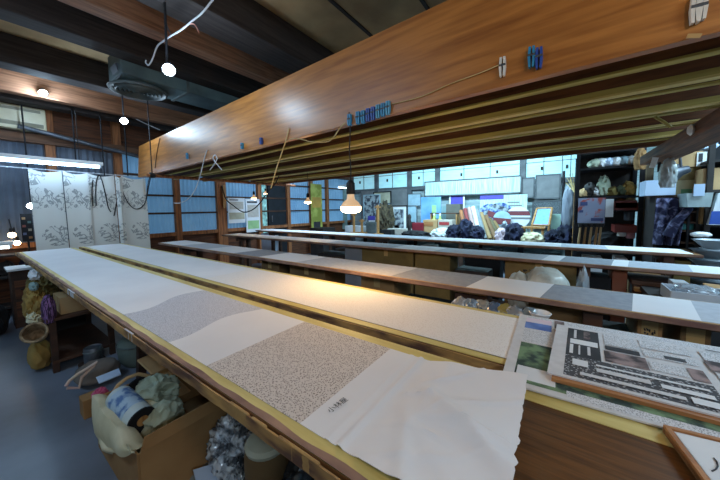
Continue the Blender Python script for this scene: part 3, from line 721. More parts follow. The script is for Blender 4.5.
m_blue = mat('blue_plastic', rgb(60, 150, 190), rgb(44, 120, 166), rough=0.35); m_blue2 = mat('deep_blue_plastic', rgb(58, 92, 176), rgb(44, 74, 150), rough=0.35)
m_aqua = mat('aqua_plastic', rgb(96, 172, 200), rgb(70, 140, 176), rough=0.35); m_wpl = mat('white_plastic', rgb(226, 226, 220), rgb(206, 206, 200), rough=0.4)
peg(349.5, 120, m_blue, 'blue peg above the large bulb, leftmost of its cluster', 0.065)
for i, (x, y, n, m) in enumerate(((358, 118, 'second', m_blue), (363, 117, 'third', m_blue), (368, 115, 'fourth', m_blue2), (373, 113.5, 'fifth', m_blue2), (378, 111.5, 'sixth', m_aqua), (383, 110, 'seventh', m_blue), (388, 108, 'eighth and last', m_aqua))):
    peg(x, y, m, '%s blue peg from the left in the cluster above the large bulb' % n, 0.07)
peg(502.5, 67, m_wpl, 'white peg at the end of the thin twine on the amber board', 0.075)
peg(531.5, 57, m_blue, 'light blue peg of the pair near the right on the amber board', 0.075)
peg(539, 58, m_blue2, 'deep blue peg of the pair near the right on the amber board', 0.075)
peg(696, 9, m_wpl, 'larger white peg near the top right corner, left of its twin', 0.08)
peg(701, 8, m_wpl, 'larger white peg nearest the top right corner', 0.07)
peg(242, 146, m_blue, 'tiny blue peg on the lower rim of the overhead board, left one', 0.05)
peg(261, 141, m_blue2, 'tiny blue peg on the lower rim of the overhead board, right one', 0.05)
peg(187, 156, m_blue, 'tiny blue peg nearest the left end of the overhead board', 0.06)
q = at(694, 36, Y=oy(at(694, 36, Y=1.3).x)-0.018)
tag(MB().box(q, (0.03, 0.004, 0.012), ry=0.3).build('tape_scrap', m_tape), 'yellowish tape scrap under the white pegs at the top right', 'tape')
# strip of green paper peeling below the overhead boards, near their right ends
pa, pb_, pc_ = at(655, 117, Z=1.79), at(664, 122, Z=1.76), at(671, 127, Z=1.73)
tag(MB().tube([pa, pb_, pc_], 0.008, 6).build('dangling_strip', m_paste2), 'pale green strip peeling off the overhead boards near their right ends', 'strip')

# ------------------------------------------------------------------ newspapers and framed paper on the right
m_glyph = dotted('column_text', rgb(206, 208, 212), rgb(140, 142, 146), 300, 0.34)
m_glyph2 = dotted('reversed_text', rgb(66, 66, 70), rgb(170, 170, 174), 130, 0.26)
m_green = mat('printed_leaves', rgb(112, 140, 104), rgb(44, 60, 56), rough=0.8, scale=24, detail=6, lo=0.4, hi=0.6)
m_skyp = mat('printed_sky', rgb(110, 140, 200), rgb(70, 96, 160), rough=0.8, scale=12)
m_pink = mat('printed_pink', rgb(220, 186, 196), rgb(206, 200, 210), rough=0.8, scale=14)
m_photo = mat('printed_photo', rgb(150, 130, 128), rgb(62, 54, 56), rough=0.8, scale=18, lo=0.42, hi=0.58)
m_skin = mat('printed_ochre', rgb(186, 140, 104), rgb(140, 96, 70), rough=0.8, scale=14)
def sheet(mb, c, z, quad, m, n=1):
    """printed block: quad in the page's (u,v) 0..1 coordinates mapped on the four page corners c"""
    mb.use(m)
    def P(u, v):
        a = c[0].lerp(c[1], u); b = c[3].lerp(c[2], u); q = a.lerp(b, v); return Vector((q.x, q.y, z))
    u0, v0, u1, v1 = quad
    vs = [mb.bm.verts.new(P(*k)) for k in ((u0, v0), (u1, v0), (u1, v1), (u0, v1))]; mb._f(vs)
def page(name, c, z, th, prints, label, cat, group=None, edge=m_news):
    mb = MB(); mb.use(m_news)
    mb.prism([Vector((q.x, q.y, z)) for q in c], (0, 0, th))
    for k, (quad, m) in enumerate(prints): sheet(mb, c, z+th+0.0003+0.00012*k, quad, m)
    bmesh.ops.recalc_face_normals(mb.bm, faces=mb.bm.faces[:])
    return tag(mb.build(name), label, cat, group)
zn = TZ+0.0045
n0 = [at(500, 382, Z=zn), at(740, 434, Z=zn), at(800, 366, Z=zn), at(520, 315, Z=zn)]
d_ = n0[0]-n0[3]
n0[1] = n0[0]+Vector((0.86, 0.04, 0)); n0[2] = n0[3]+Vector((0.86, 0.04, 0))
rn = random.Random(2)
pr = [((0.03, 0.04, 0.97, 0.50), m_green), ((0.035, 0.07, 0.135, 0.2), m_paper), ((0.16, 0.02, 0.60, 0.07), m_glyph),
      ((0.03, 0.52, 0.13, 0.98), m_glyph), ((0.03, 0.74, 0.125, 0.86), m_skyp), ((0.03, 0.86, 0.125, 0.95), m_pink), ((0.135, 0.52, 0.17, 0.80), m_skin), ((0.135, 0.82, 0.17, 0.98), m_photo), ((0.18, 0.52, 0.97, 0.98), m_glyph)]
page('newspaper', n0, zn, 0.004, pr, 'lower newspaper with a green photo page, lying on the second board', 'newspaper', 'newspapers on the right')
zb_ = zn+0.0045
c_ = [at(549, 376, Z=zb_+0.012), at(560, 328, Z=zb_+0.012)]
fb = [c_[0]+Vector((0.005, 0.0, 0)), c_[0]+Vector((0.80, 0.035, 0)), c_[1]+Vector((0.86, 0.035, 0)), c_[1]]
mb = MB(); mb.prism([Vector((q.x, q.y, zb_)) for q in fb], (0, 0, 0.009))
tag(mb.build('thin_board', m_orange, bevel=0.001), 'thin orange brown wooden board between the two newspapers', 'board')
zu = zb_+0.0095
u0, u3 = at(547, 372, Z=zu+0.004), at(557, 324, Z=zu+0.004)
un = [u0, u0+Vector((0.84, 0.030, 0)), u3+Vector((0.84, 0.035, 0)), u3]
pr = [((0.04, 0.03, 0.375, 0.36), m_glyph2), ((0.04, 0.36, 0.135, 0.95), m_ink), ((0.05, 0.60, 0.13, 0.70), m_paper), ((0.05, 0.40, 0.06, 0.58), m_paper), ((0.075, 0.40, 0.08, 0.58), m_news), ((0.10, 0.42, 0.108, 0.58), m_news), ((0.06, 0.72, 0.068, 0.92), m_news), ((0.09, 0.74, 0.11, 0.92), m_photo),
      ((0.145, 0.38, 0.25, 0.58), m_photo), ((0.255, 0.40, 0.335, 0.54), m_glyph), ((0.34, 0.38, 0.375, 0.56), m_photo), ((0.15, 0.60, 0.24, 0.68), m_ink), ((0.25, 0.62, 0.375, 0.74), m_glyph), ((0.15, 0.70, 0.24, 0.94), m_glyph), ((0.25, 0.78, 0.375, 0.95), m_glyph), ((0.30, 0.64, 0.35, 0.70), m_ink),
      ((0.12, 0.26, 0.36, 0.285), m_paper), ((0.06, 0.20, 0.10, 0.30), m_paper), ((0.12, 0.17, 0.24, 0.225), m_news), ((0.26, 0.16, 0.36, 0.21), m_paper), ((0.08, 0.07, 0.30, 0.11), m_news), ((0.31, 0.06, 0.36, 0.13), m_paper)]
for k in range(4):
    a = 0.40+k*0.145; pr += [((a, 0.04, a+0.135, 0.30), m_glyph), ((a, 0.33, a+0.135, 0.60), m_glyph), ((a, 0.63, a+0.135, 0.93), m_glyph)]
pr += [((0.395, 0.57, 0.49, 0.75), m_photo), ((0.60, 0.42, 0.66, 0.47), m_ink), ((0.50, 0.95, 0.62, 0.97), m_ink), ((0.42, 0.955, 0.47, 0.97), m_ink), ((0.45, 0.02, 0.58, 0.035), m_ink)]
page('newspaper', un, zu, 0.004, pr, 'upper newspaper with a black and white advertisement, lying on the thin board', 'newspaper', 'newspapers on the right')
zf = TZ+0.0025
e0, e1, e2 = at(663, 424, Z=zf+0.016), at(684, 484, Z=zf+0.016), at(760, 447, Z=zf+0.016)
ux = (e2-e0).normalized(); uy = Vector((ux.y, -ux.x, 0))
if uy.dot(e1-e0) < 0: uy = -uy
t = thing('drawing_board', e0+ux*0.25+uy*0.15, 'wood edged drawing board with white paper at the bottom right corner', 'board')
t.location.z = zf
def fr(a, b, z): q = e0+ux*a+uy*b; return Vector((q.x, q.y, z))
LW, LH = 0.50, 0.30
MB().prism([fr(0, 0, zf), fr(LW, 0, zf), fr(LW, LH, zf), fr(0, LH, zf)], (0, 0, 0.010)).build('backing', m_card2, t)
for q in ((0, 0, LW, 0.008), (0, LH-0.008, LW, LH), (0, 0.008, 0.009, LH-0.008), (LW-0.009, 0.008, LW, LH-0.008)):
    MB().prism([fr(q[0], q[1], zf), fr(q[2], q[1], zf), fr(q[2], q[3], zf), fr(q[0], q[3], zf)], (0, 0, 0.016)).build('edge_strip', m_orange, t, bevel=0.001)
MB().prism([fr(0.012, 0.010, zf+0.0105), fr(LW-0.012, 0.010, zf+0.0105), fr(LW-0.012, LH-0.011, zf+0.0105), fr(0.012, LH-0.011, zf+0.0105)], (0, 0, 0.002)).build('paper', m_paper, t)
pp = [at(x, y, Z=zf+0.0135) for x, y in ((714, 458), (717, 462), (718, 466), (716, 469), (712, 471))]
MB().tube(pp, 0.0011, 5).build('pen_stroke', m_ink, t)
# ------------------------------------------------------------------ helpers for stored goods
def carton(label, x0, x1, y0, y1, z0, z1, m=None, tape=True, mark=False, name='cardboard_box', group=None, rz=0.0, cat='box'):
    m = m or m_card
    c = ((x0+x1)/2, (y0+y1)/2); t = thing(name, (c[0], c[1], z0), label, cat, group); t.rotation_euler.z = 0
    MB().box((c[0], c[1], (z0+z1)/2), (x1-x0, y1-y0, z1-z0), rz=rz).build('carton_body', m, t, bevel=0.004)
    if tape:
        MB().box((c[0], c[1], z1+0.0004), (x1-x0-0.01, 0.05, 0.001), rz=rz).build('tape', m_tape, t)
        MB().box((c[0], y0-0.0006, z1-0.03), (0.05, 0.001, 0.07)).build('tape', m_tape, t) if not rz else None
    if mark:
        mb = MB(); rn = random.Random(int(x0*100)); n = 5
        for k in range(n):
            w_ = (x1-x0)*0.5/n
            for q in range(3):
                mb.box((x0+(x1-x0)*(0.25+0.5*(k+.5)/n)+rn.uniform(-.2, .2)*w_, y0-0.0015, z1-mark+rn.uniform(-0.012, 0.012)), (w_*rn.uniform(.3, .75), 0.001, 0.008), ry=rn.uniform(-.5, .5))
        mb.build('printed_mark', m_ink, t)
    return t
def pbox(x0, y0, x1, y1, Y):
    """world x-range and z-range seen in a pixel box at depth Y"""
    a = at(x0, (y0+y1)/2, Y=Y); b = at(x1, (y0+y1)/2, Y=Y); xm = (x0+x1)/2
    return a.x, b.x, at(xm, y1, Y=Y).z, at(xm, y0, Y=Y).z
def lump(name, label, cat, c, size, m, seed, group=None, amp=0.3, freq=1.8, sub=4, rot=0.0):
    o = MB().heap(c, size, seed, amp, freq, sub).build(name, m, smooth=True); o.rotation_euler.z = rot
    return tag(o, label, cat, group)

def pile(name, label, cat, x0, y0, x1, y1, Y, dy, m, seed, zb=None, group=None, amp=0.3, freq=1.8, sub=4):
    a = pbox(x0, y0, x1, y1, Y); zb = a[2] if zb is None else zb
    h = a[3]-zb
    return lump(name, label, cat, ((a[0]+a[1])/2, Y+dy*0.3, zb+h*0.42), (max(a[1]-a[0], .02), dy, h*1.12), m, seed, group, amp, freq, sub)

# ------------------------------------------------------------------ under the left part of the front boards
def pboxX(x0, y0, x1, y1, X):
    """world y-range and z-range seen in a pixel box on the plane X"""
    a = at(x0, (y0+y1)/2, X=X); b = at(x1, (y0+y1)/2, X=X); xm = (x0+x1)/2
    return a.y, b.y, at(xm, y1, X=X).z, at(xm, y0, X=X).z
def pileX(name, label, cat, x0, y0, x1, y1, X, dx, m, seed, zb=None, group=None, amp=0.28, freq=1.8, sub=4):
    a = pboxX(x0, y0, x1, y1, X); zb = a[2] if zb is None else zb
    h = a[3]-zb
    return lump(name, label, cat, (X-dx*0.4, (a[0]+a[1])/2, zb+h*0.44), (dx, a[1]-a[0], h*1.02), m, seed, group, amp, freq, sub)
# low wooden shelf with the cloth pile and a box on it, its open end towards the camera
sx1 = -3.30; sx0 = -4.15; sy0, sy1 = at(51, 345, X=sx1).y, at(111, 340, X=sx1).y+0.03
st = at(58, 317, X=sx1).z
t = thing('low_shelf', ((sx0+sx1)/2, (sy0+sy1)/2, 0), 'dark brown low wooden shelf under the front board, topped with cloths', 'shelf')
sym = (sy0+sy1)/2; sxm = (sx0+sx1)/2
MB().box((sxm, sym, st-0.012), (sx1-sx0+0.04, sy1-sy0+0.03, 0.024)).build('top', m_rustic, t, bevel=0.003)
MB().box((sxm, sym, 0.09), (sx1-sx0, sy1-sy0, 0.02)).build('lower_shelf', m_rustic, t)
MB().box((sx0+0.01, sym, st/2), (0.02, sy1-sy0, st-0.03)).build('back_panel', m_dark, t)
for x in (sx0+0.025, sx1-0.025):
    for y in (sy0+0.02, sy1-0.02): MB().box((x, y, (st-0.024)/2), (0.04, 0.04, st-0.024)).build('post', m_rustic, t, bevel=0.003)
a = pboxX(56, 296, 84, 316, -3.36)
carton('small tan cardboard box on the low shelf, right of the cloth pile', -3.62, -3.34, a[0]+.02, a[1]+.02, st+0.001, a[3], m_card3)
G = 'cloth bundles piled by the low shelf'
pileX('cloth_bundle', 'mustard cloth bundle spilling down the left side of the low shelf', 'cloth', 27, 288, 49, 325, -3.62, 0.34, m_mustard, 3, None, G, 0.34, 1.6, 5)
pileX('cloth_bundle', 'olive cloth bundle on top of the mustard pile, against the board', 'cloth', 32, 274, 60, 298, -3.70, 0.40, m_olive, 5, None, G, 0.34, 1.9, 5)
pileX('cloth_bundle', 'white crumpled cloth at the very top of the pile', 'cloth', 31, 270, 44, 281, -3.72, 0.2, m_cotton, 8, None, G, 0.35, 1.7)
pileX('cloth_bundle', 'small pale teal cloth tucked in the pile', 'cloth', 30, 283, 39, 291, -3.60, 0.12, mat('teal_cloth', rgb(150, 176, 174), rough=.9), 9, None, G, 0.3)
pileX('cloth_bundle', 'cream cloth at the bottom of the pile above the basket', 'cloth', 28, 313, 44, 325, -3.56, 0.2, m_cream, 12, None, G, 0.3)
m_purp = mat('purple_stripes', rgb(130, 92, 138), rgb(54, 36, 60), rough=.9, scale=20, stretch=(6, 6, 0.4), lo=.47, hi=.53)
pileX('cloth_bundle', 'purple striped cloth hanging down beside the tan box', 'cloth', 42, 295, 57, 326, -3.28, 0.10, m_purp, 15, None, G, 0.14, 1.6)
p = at(36, 334, X=-3.40); r = 0.07
t = thing('wicker_basket', (p.x, p.y, p.z-0.10), 'small round wicker basket leaning under the cloth pile at the left', 'basket')
M = Matrix.Translation(p) @ Matrix.Rotation(R(-12), 4, 'Z') @ Matrix.Rotation(R(62), 4, 'Y')
m_wick = mat('wicker', rgb(168, 144, 112), rgb(104, 84, 60), rough=.85, scale=30, bump=.4)
for i in range(5):
    MB().tube([M @ Vector((r*(0.72+0.07*i)*math.cos(2*math.pi*k/24), r*(0.72+0.07*i)*math.sin(2*math.pi*k/24), -0.06+0.03*i)) for k in range(25)], 0.010, 6, caps=False).build('weave_ring', m_wick, t, smooth=True)
MB().lathe([(0, -0.07), (r*0.72, -0.065), (r*0.98, 0.055), (r*0.95, 0.055), (r*0.69, -0.055), (0, -0.06)], M=M).build('basket_wall', m_wick, t, smooth=True)
lump('sack', 'brown sack on the floor below the basket', 'sack', (-3.50, 0.31, 0.12), (0.2, 0.13, 0.26), m_mustard, 21, None, 0.14)
# tin can on the floor before the shelf
p = at(94, 362, X=-3.0)
t = thing('tin_can', (p.x, p.y, 0.0), 'grey tin can standing in the dark in front of the low shelf', 'can')
zc = max(0.10, p.z)
tag(MB().box((-3.0, p.y, (zc-.001)/2), (0.16, 0.16, zc-.001)).build('wooden_block', m_rustic, bevel=.004), 'dark wooden block under the tin can', 'block')
r = 0.055; t.location = (p.x, p.y, zc)
MB().lathe([(0, 0), (r, 0), (r+.002, 0.004), (r+.002, 0.12), (r-.002, 0.126), (r-.005, 0.12), (0, 0.117)], c=(p.x, p.y, zc), seg=24).build('can_body', m_iron, t, smooth=True)
MB().lathe([(r+.002, 0.09), (r+.006, 0.095), (r+.002, 0.1)], c=(p.x, p.y, zc), seg=24).build('rim_band', m_duct2, t, smooth=True)
# flat bag with pink trim, tub, envelope, cardboard scrap beside the big box
XB_ = -2.80
a = pboxX(67, 366, 116, 392, XB_)
t = thing('flat_bag', (XB_, (a[0]+a[1])/2, 0), 'flat grey brown bag with pale pink rim lying on the floor', 'bag')
MB().heap((XB_-.06, (a[0]+a[1])/2+.04, 0.085), (0.22, (a[1]-a[0])*.95, 0.17), 31, 0.10, 1.2, 4).build('bag_body', mat('bag_taupe', rgb(122, 112, 104), rgb(92, 86, 80), rough=.9), t, smooth=True)
pts = [at(x, y, X=XB_+.05) for x, y in ((66, 386), (69, 381), (78, 374), (88, 368), (97, 362), (93, 367), (82, 377), (79, 388), (67, 388))]
MB().tube(pts, 0.011, 8).build('pink_rim', mat('pale_pink', rgb(206, 170, 166), rgb(190, 176, 150), rough=.8), t, smooth=True)
a = [at(96, 378, Z=.155), at(119, 369, Z=.155), at(121, 375, Z=.155), at(99, 384, Z=.155)]
tag(MB().prism(a, (0, 0, 0.006)).build('envelope', m_paperblue), 'white paper envelope lying on the grey brown bag', 'envelope')
a = pboxX(82, 389, 99, 402, -2.40)
carton('small cardboard piece standing on the floor left of the cream bag', -2.50, -2.40, a[0], a[1], 0.0, .12, m_card, tape=False)
p = at(137, 362, X=-2.85)
t = thing('plastic_tub', (-2.95, p.y+.06, 0), 'dull green rounded tub under the front board behind the cardboard sheet', 'tub')
ty = p.y+.06; tz = at(135, 338, X=-2.85).z
MB().lathe([(0, 0), (0.11, 0), (0.15, 0.05), (0.16, tz*.6), (0.15, tz*.8), (0.11, tz*.93), (0.05, tz*.99), (0, tz)], c=(-2.95, ty, 0), seg=28).build('tub_body', mat('tub_green', rgb(116, 128, 120), rgb(94, 106, 100), rough=.5), t, smooth=True)
MB().lathe([(0.158, tz*.70), (0.165, tz*.72), (0.158, tz*.74)], c=(-2.95, ty, 0), seg=28).build('lid_rim', m_duct2, t)

# large cardboard box with its flap up, holding the cream bag
bx0 = at(98, 440, Y=0.36).x; bx1 = at(137, 458, Y=0.36).x
bzt = at(137, 456, Y=0.36).z
t = thing('cardboard_box', ((bx0+bx1)/2, 0.70, 0), 'large open cardboard box in front, holding the cream canvas bag', 'box', None)
BY0, BY1 = 0.36, 1.02
for q in (((bx0+bx1)/2, BY0+0.004, bx1-bx0, 0.008), ((bx0+bx1)/2, BY1-0.004, bx1-bx0, 0.008), (bx0+0.004, (BY0+BY1)/2, 0.008, BY1-BY0-0.016), (bx1-0.004, (BY0+BY1)/2, 0.008, BY1-BY0-0.016)):
    MB().box((q[0], q[1], bzt/2+0.002), (q[2], q[3], bzt)).build('carton_side', m_card, t, bevel=0.002)
MB().box(((bx0+bx1)/2, (BY0+BY1)/2, 0.006), (bx1-bx0-0.02, BY1-BY0-0.02, 0.008)).build('carton_bottom', m_card2, t)
# side flap standing up along the right side, and the far flap leaning under the board
MB().prism([(bx1+0.002, BY0+0.01, bzt+0.006), (bx1+0.012, BY1-0.02, bzt+0.006), (bx1+0.006, BY1-0.02, bzt+0.065), (bx1-0.004, BY0+0.03, bzt+0.06)], (0.006, 0, 0)).build('flap', m_card, t)
f = [at(137, 361, X=-2.20), at(150, 355.5, X=-2.22), at(190, 392, X=-1.86), at(176, 398, X=-1.84)]
tag(MB().prism(f, (0, 0.004, 0.008)).build('cardboard_sheet', m_card3), 'pale cardboard sheet sloping up between the cream bag and the front board', 'cardboard')
# the canvas bag, its lining turned out, with roll, black pot rim, pale green cloth
t = thing('canvas_bag', (-1.9, 0.5, bzt-0.1), 'cream canvas bag sitting open in the large cardboard box', 'bag')
def cr(P, s):
    s *= len(P)-1; i = min(int(s), len(P)-2); return P[i].lerp(P[i+1], s-i)
dtop = [Vector((bx0-.005+(bx1-bx0-.02)*k/3, BY0-.004, bzt+.016)) for k in range(4)]
dbot = [at(95, 432, Y=.345), at(105, 445, Y=.342), at(122, 455, Y=.342), at(137, 454, Y=.345)]
def drape(u, v):
    if v < .35:
        q = cr(dtop, u) + Vector((.006*math.sin(u*11+v*9), 0.06*(1-v/.35), .010*math.sin(math.pi*(1-v/.35))-.035*(1-v/.35)+.006*math.sin(u*19)))
    else:
        w_ = (v-.35)/.65; q = cr(dtop, u).lerp(cr(dbot, u), w_)
        q = q + Vector((0.003*math.sin(u*17), -0.010*math.sin(math.pi*w_)-.004+0.005*math.sin(u*13+w_*3), 0.008*math.sin(u*15)*w_))
    return q
MB().grid(drape, 26, 20).thicken(0.004).build('canvas_side', m_cream, t, smooth=True)
a = pboxX(104, 402, 176, 440, -1.85)
MB().heap((-1.87, (a[0]+a[1])/2, a[3]-.115), (0.44, (a[1]-a[0])*1.1, 0.22), 44, 0.10, 1.4, 4).build('bag_body', m_cream, t, smooth=True)
hp = [at(x, y, X=-2.0) for x, y in ((113, 393), (118, 385), (127, 378), (138, 374), (149, 376), (157, 382))]
MB().tube(hp, 0.010, 8).build('canvas_rim', m_card3, t, smooth=True)
p0, p1 = at(119, 397, X=-1.90), at(142, 420, X=-1.65)
t = thing('fabric_roll', p1, 'pale roll with a blue label and dark round end, lying in the cream bag', 'roll')
d = (p1-p0); dn = d.normalized(); rr = 0.058
MB().tube([p0, p0+d*0.03, p1-d*0.04, p1], rr, 24).build('roll_body', mat('roll_paper', rgb(196, 208, 208), rgb(178, 192, 194), rough=.5), t, smooth=True)
MB().tube([p0+d*0.10, p0+d*0.75], rr+0.0012, 24).build('blue_label', mat('blue_label', rgb(164, 188, 208), rgb(76, 110, 162), rough=.5, scale=22, lo=.42, hi=.55), t, smooth=True)
MB().tube([p1-dn*0.004, p1+dn*0.006], rr+0.003, 24).build('end_cap', m_black, t, smooth=False)
MB().tube([p1+dn*0.006, p1+dn*0.010], rr*0.42, 18).build('core', m_tan, t)
p = at(144, 386, X=-1.98)
t = thing('black_pot', p-Vector((0, 0, .13)), 'black round pot rim in the cream bag, behind the roll', 'pot')
M = Matrix.Translation(p-Vector((0, 0, .03))) @ Matrix.Rotation(R(14), 4, 'Y')
MB().lathe([(0, -0.10), (0.06, -0.10), (0.078, 0.03), (0.083, 0.04), (0.075, 0.04), (0.055, -0.085), (0, -0.088)], M=M, seg=28).build('pot_body', m_black, t, smooth=True)
pileX('cloth_bundle', 'pale green cloth stuffed into the right side of the cream bag', 'cloth', 143, 384, 181, 410, -1.83, 0.22, m_sage, 55, None, None, 0.34, 1.5, 5)
pileX('cloth_bundle', 'lower fold of pale green cloth hanging over the bag in front of the roll', 'cloth', 146, 406, 186, 434, -1.61, 0.15, m_sage, 57, None, None, 0.26, 1.3, 5)
q = at(100, 394, X=-2.12); lump('pink_pouch', 'small pink pouch at the left rim of the cream bag', 'pouch', q, (0.06, 0.06, 0.06), mat('hot_pink', rgb(206, 96, 132), rgb(160, 62, 96), rough=.8), 61)
q = at(101, 402, X=-2.14); lump('black_pouch', 'small black pouch under the pink one beside the cream bag', 'pouch', q-Vector((0, 0, .02)), (0.06, 0.07, 0.09), m_black, 62)
# goods on the floor at the bottom edge
pileX('plastic_wrap', 'crinkled clear plastic wrap bundle under the front board', 'plastic', 226, 428, 262, 492, -1.22, 0.24, mat('shiny_wrap', rgb(214, 220, 226), rgb(84, 88, 94), rough=.1, scale=22, metal=.3, spec=1, bump=.8, bscale=40, lo=.42, hi=.58), 71, 0.0, None, .3, 3.4, 5)
pileX('paper_bag', 'grey packet with a printed label at the bottom edge of the picture', 'bag', 181, 462, 226, 496, -1.40, 0.16, mat('grey_packet', rgb(134, 136, 130), rgb(92, 94, 92), rough=.5, scale=8), 72, None, None, .12)
a = [at(193, 470, X=-1.36), at(213, 464, X=-1.36), at(219, 481, X=-1.31), at(197, 488, X=-1.31)]
tag(MB().prism(a, (0.004, 0, 0.004)).build('paper_sheet', m_paperblue), 'printed white leaflet on the grey packet at the bottom edge', 'paper')
p = at(272, 466, X=-0.98)
jt = at(266, 452, X=-0.98).z; m_beige0 = mat('jar_lid', rgb(176, 172, 150), rough=.5)
t = thing('storage_jar', (-1.04, p.y+.02, 0), 'tan round jar with white rim under the front board at the bottom', 'jar')
MB().lathe([(0, 0), (0.08, 0), (0.095, 0.03), (0.095, jt-0.06), (0.085, jt-0.03), (0, jt-0.03)], c=(-1.04, p.y+.02, 0), seg=24).build('jar_body', m_card2, t, smooth=True)
MB().lathe([(0, jt-0.03), (0.088, jt-0.03), (0.092, jt-0.015), (0.08, jt), (0, jt)], c=(-1.04, p.y+.02, 0), seg=24).build('lid', m_beige0, t, smooth=True)
pileX('black_bag', 'black plastic bag between the wrap bundle and the tan jar', 'bag', 250, 445, 264, 490, -1.30, 0.14, m_black, 75, 0.0, None, .15)
pileX('plastic_bag', 'dark translucent plastic bag right of the tan jar at the bottom edge', 'bag', 282, 466, 318, 495, -0.90, 0.14, mat('smoke_plastic', rgb(90, 96, 104), rgb(40, 44, 50), rough=.2, spec=.9, bump=.5, bscale=30), 76, 0.0, None, .25, 2.6)

# far left clutter beside the front board's tip
XK = -4.95
a = pboxX(11, 268, 38, 292, XK)
t = thing('side_cabinet', (XK-.15, (a[0]+a[1])/2, 0), 'small brown cabinet with a pale top left of the front board tip', 'cabinet')
za = a[3]-.01; ym = (a[0]+a[1])/2; yw = a[1]-a[0]
MB().box((XK-.16, ym, za/2-0.01), (0.30, yw, za-0.02)).build('cabinet_body', m_rustic, t, bevel=0.004)
MB().box((XK-.15, ym, za), (0.36, yw+.05, 0.02)).build('cabinet_top', m_paper, t, bevel=0.003)
for k in range(2):
    o = MB().box((XK-.005, ym, za*(0.3+0.36*k)), (0.012, yw-0.04, za*0.3)).build('drawer', m_wallwood, t, bevel=0.003)
    MB().rod((XK+.008, ym-.04, za*(0.3+0.36*k)), (XK+.008, ym+.04, za*(0.3+0.36*k)), 0.007).build('drawer_handle', m_steel, o)
t = thing('dark_shelf', (-5.75, 0.05, 0), 'dark open shelf against the left wall below the globe lamps', 'shelf')
sz = at(12, 250, X=-5.72).z
for z in (0.12, 0.5, sz-0.06): MB().box((-5.73, 0.05, z), (0.30, 1.5, 0.025)).build('shelf_board', m_dark, t)
for y in (-0.68, 0.78):
    for x in (-5.86, -5.60): MB().box((x, y, (sz-0.05)/2), (0.03, 0.03, sz-0.05)).build('post', m_dark, t)
for i, (y, s, m, n) in enumerate(((0.12, .16, m_black, 'black'), (.30, .13, m_dark, 'dark brown'), (.47, .14, m_navy, 'navy'))):
    lump('cloth_bundle', '%s bundle on the dark shelf by the globe lamps' % n, 'cloth', (-5.72, y, 0.513+s*0.55), (s*1.2, s, s*1.5), m, 80+i)
lump('dark_bag', 'black bag on the floor left of the brown cabinet', 'bag', (-4.9, 0.10, 0.16), (0.30, 0.26, 0.4), m_black, 85, None, .15)
q = at(27, 226, X=-5.68)
t = thing('photo_strip', (-5.68, q.y, sz-0.047), 'dark picture strip with small coloured squares at the curtain edge', 'picture')
MB().box((-5.68, q.y, q.z-0.02), (0.02, 0.10, 0.36)).build('strip_panel', m_black, t)
for k in range(6):
    MB().box((-5.669, q.y+(-0.025 if k % 2 else 0.022), q.z-0.15+0.05*k), (0.004, 0.03, 0.03)).build('coloured_square', mat('sq%d' % k, rgb(*[(140, 96, 56), (90, 100, 134), (150, 142, 126), (120, 66, 58), (70, 96, 96), (156, 120, 80)][k])), t)
MB().rod((-5.68, q.y, sz-0.0465), (-5.68, q.y, q.z-0.2), 0.01).build('stand', m_black, t)
# ------------------------------------------------------------------ between the second and third boards
G = None
YU = 1.66
def under(label, x0, x1, Y, m, top, dep=0.26, **k):
    a, b = at(x0, 280, Y=Y).x, at(x1, 280, Y=Y).x
    if m not in (m_black, m_dark): top = 0.812
    return carton(label, a, b, Y, Y+dep, 0.0, top, m, **k)
under('brown carton under the third board, left of its middle, beside a dark gap', 290, 325, YU, m_card2, 0.72)
under('tan carton under the third board, just right of the large bulb', 361, 394, YU, m_card, 0.75)
under('small brown carton under the third board near its left end', 262, 279, YU, m_card2, 0.70)
under('olive brown carton under the third board, right of the clear plastic packets', 529, 586, YU, m_card2, 0.74, tape=False)
under('cardboard carton with dark printed marks under the third board, above the newspapers', 640, 666, YU, m_card, 0.745, mark=0.05)
under('plain brown carton under the third board at the right edge', 684, 716, YU, m_card2, 0.70)
a0, a1 = at(394, 285, Y=1.72).x, at(455, 292, Y=1.72).x
carton('black storage case under the third board, right of the tan carton', a0+0.02, a1, 1.72, 1.92, 0, 0.66, m_black, tape=False, name='storage_case', cat='case')
a0, a1 = at(596, 300, Y=1.72).x, at(636, 306, Y=1.72).x
carton('black storage case under the third board, left of the marked carton', a0, a1, 1.72, 1.92, 0, 0.70, m_dark, tape=False, name='storage_case', cat='case')
a0, a1 = at(328, 275, Y=1.68).x, at(358, 275, Y=1.68).x
carton('flat pale carton under the third board, below the large bulb', a0, a1, 1.50, 1.90, 0, 0.60, mat('dusty_card', rgb(150, 142, 128), rough=.9), tape=False)
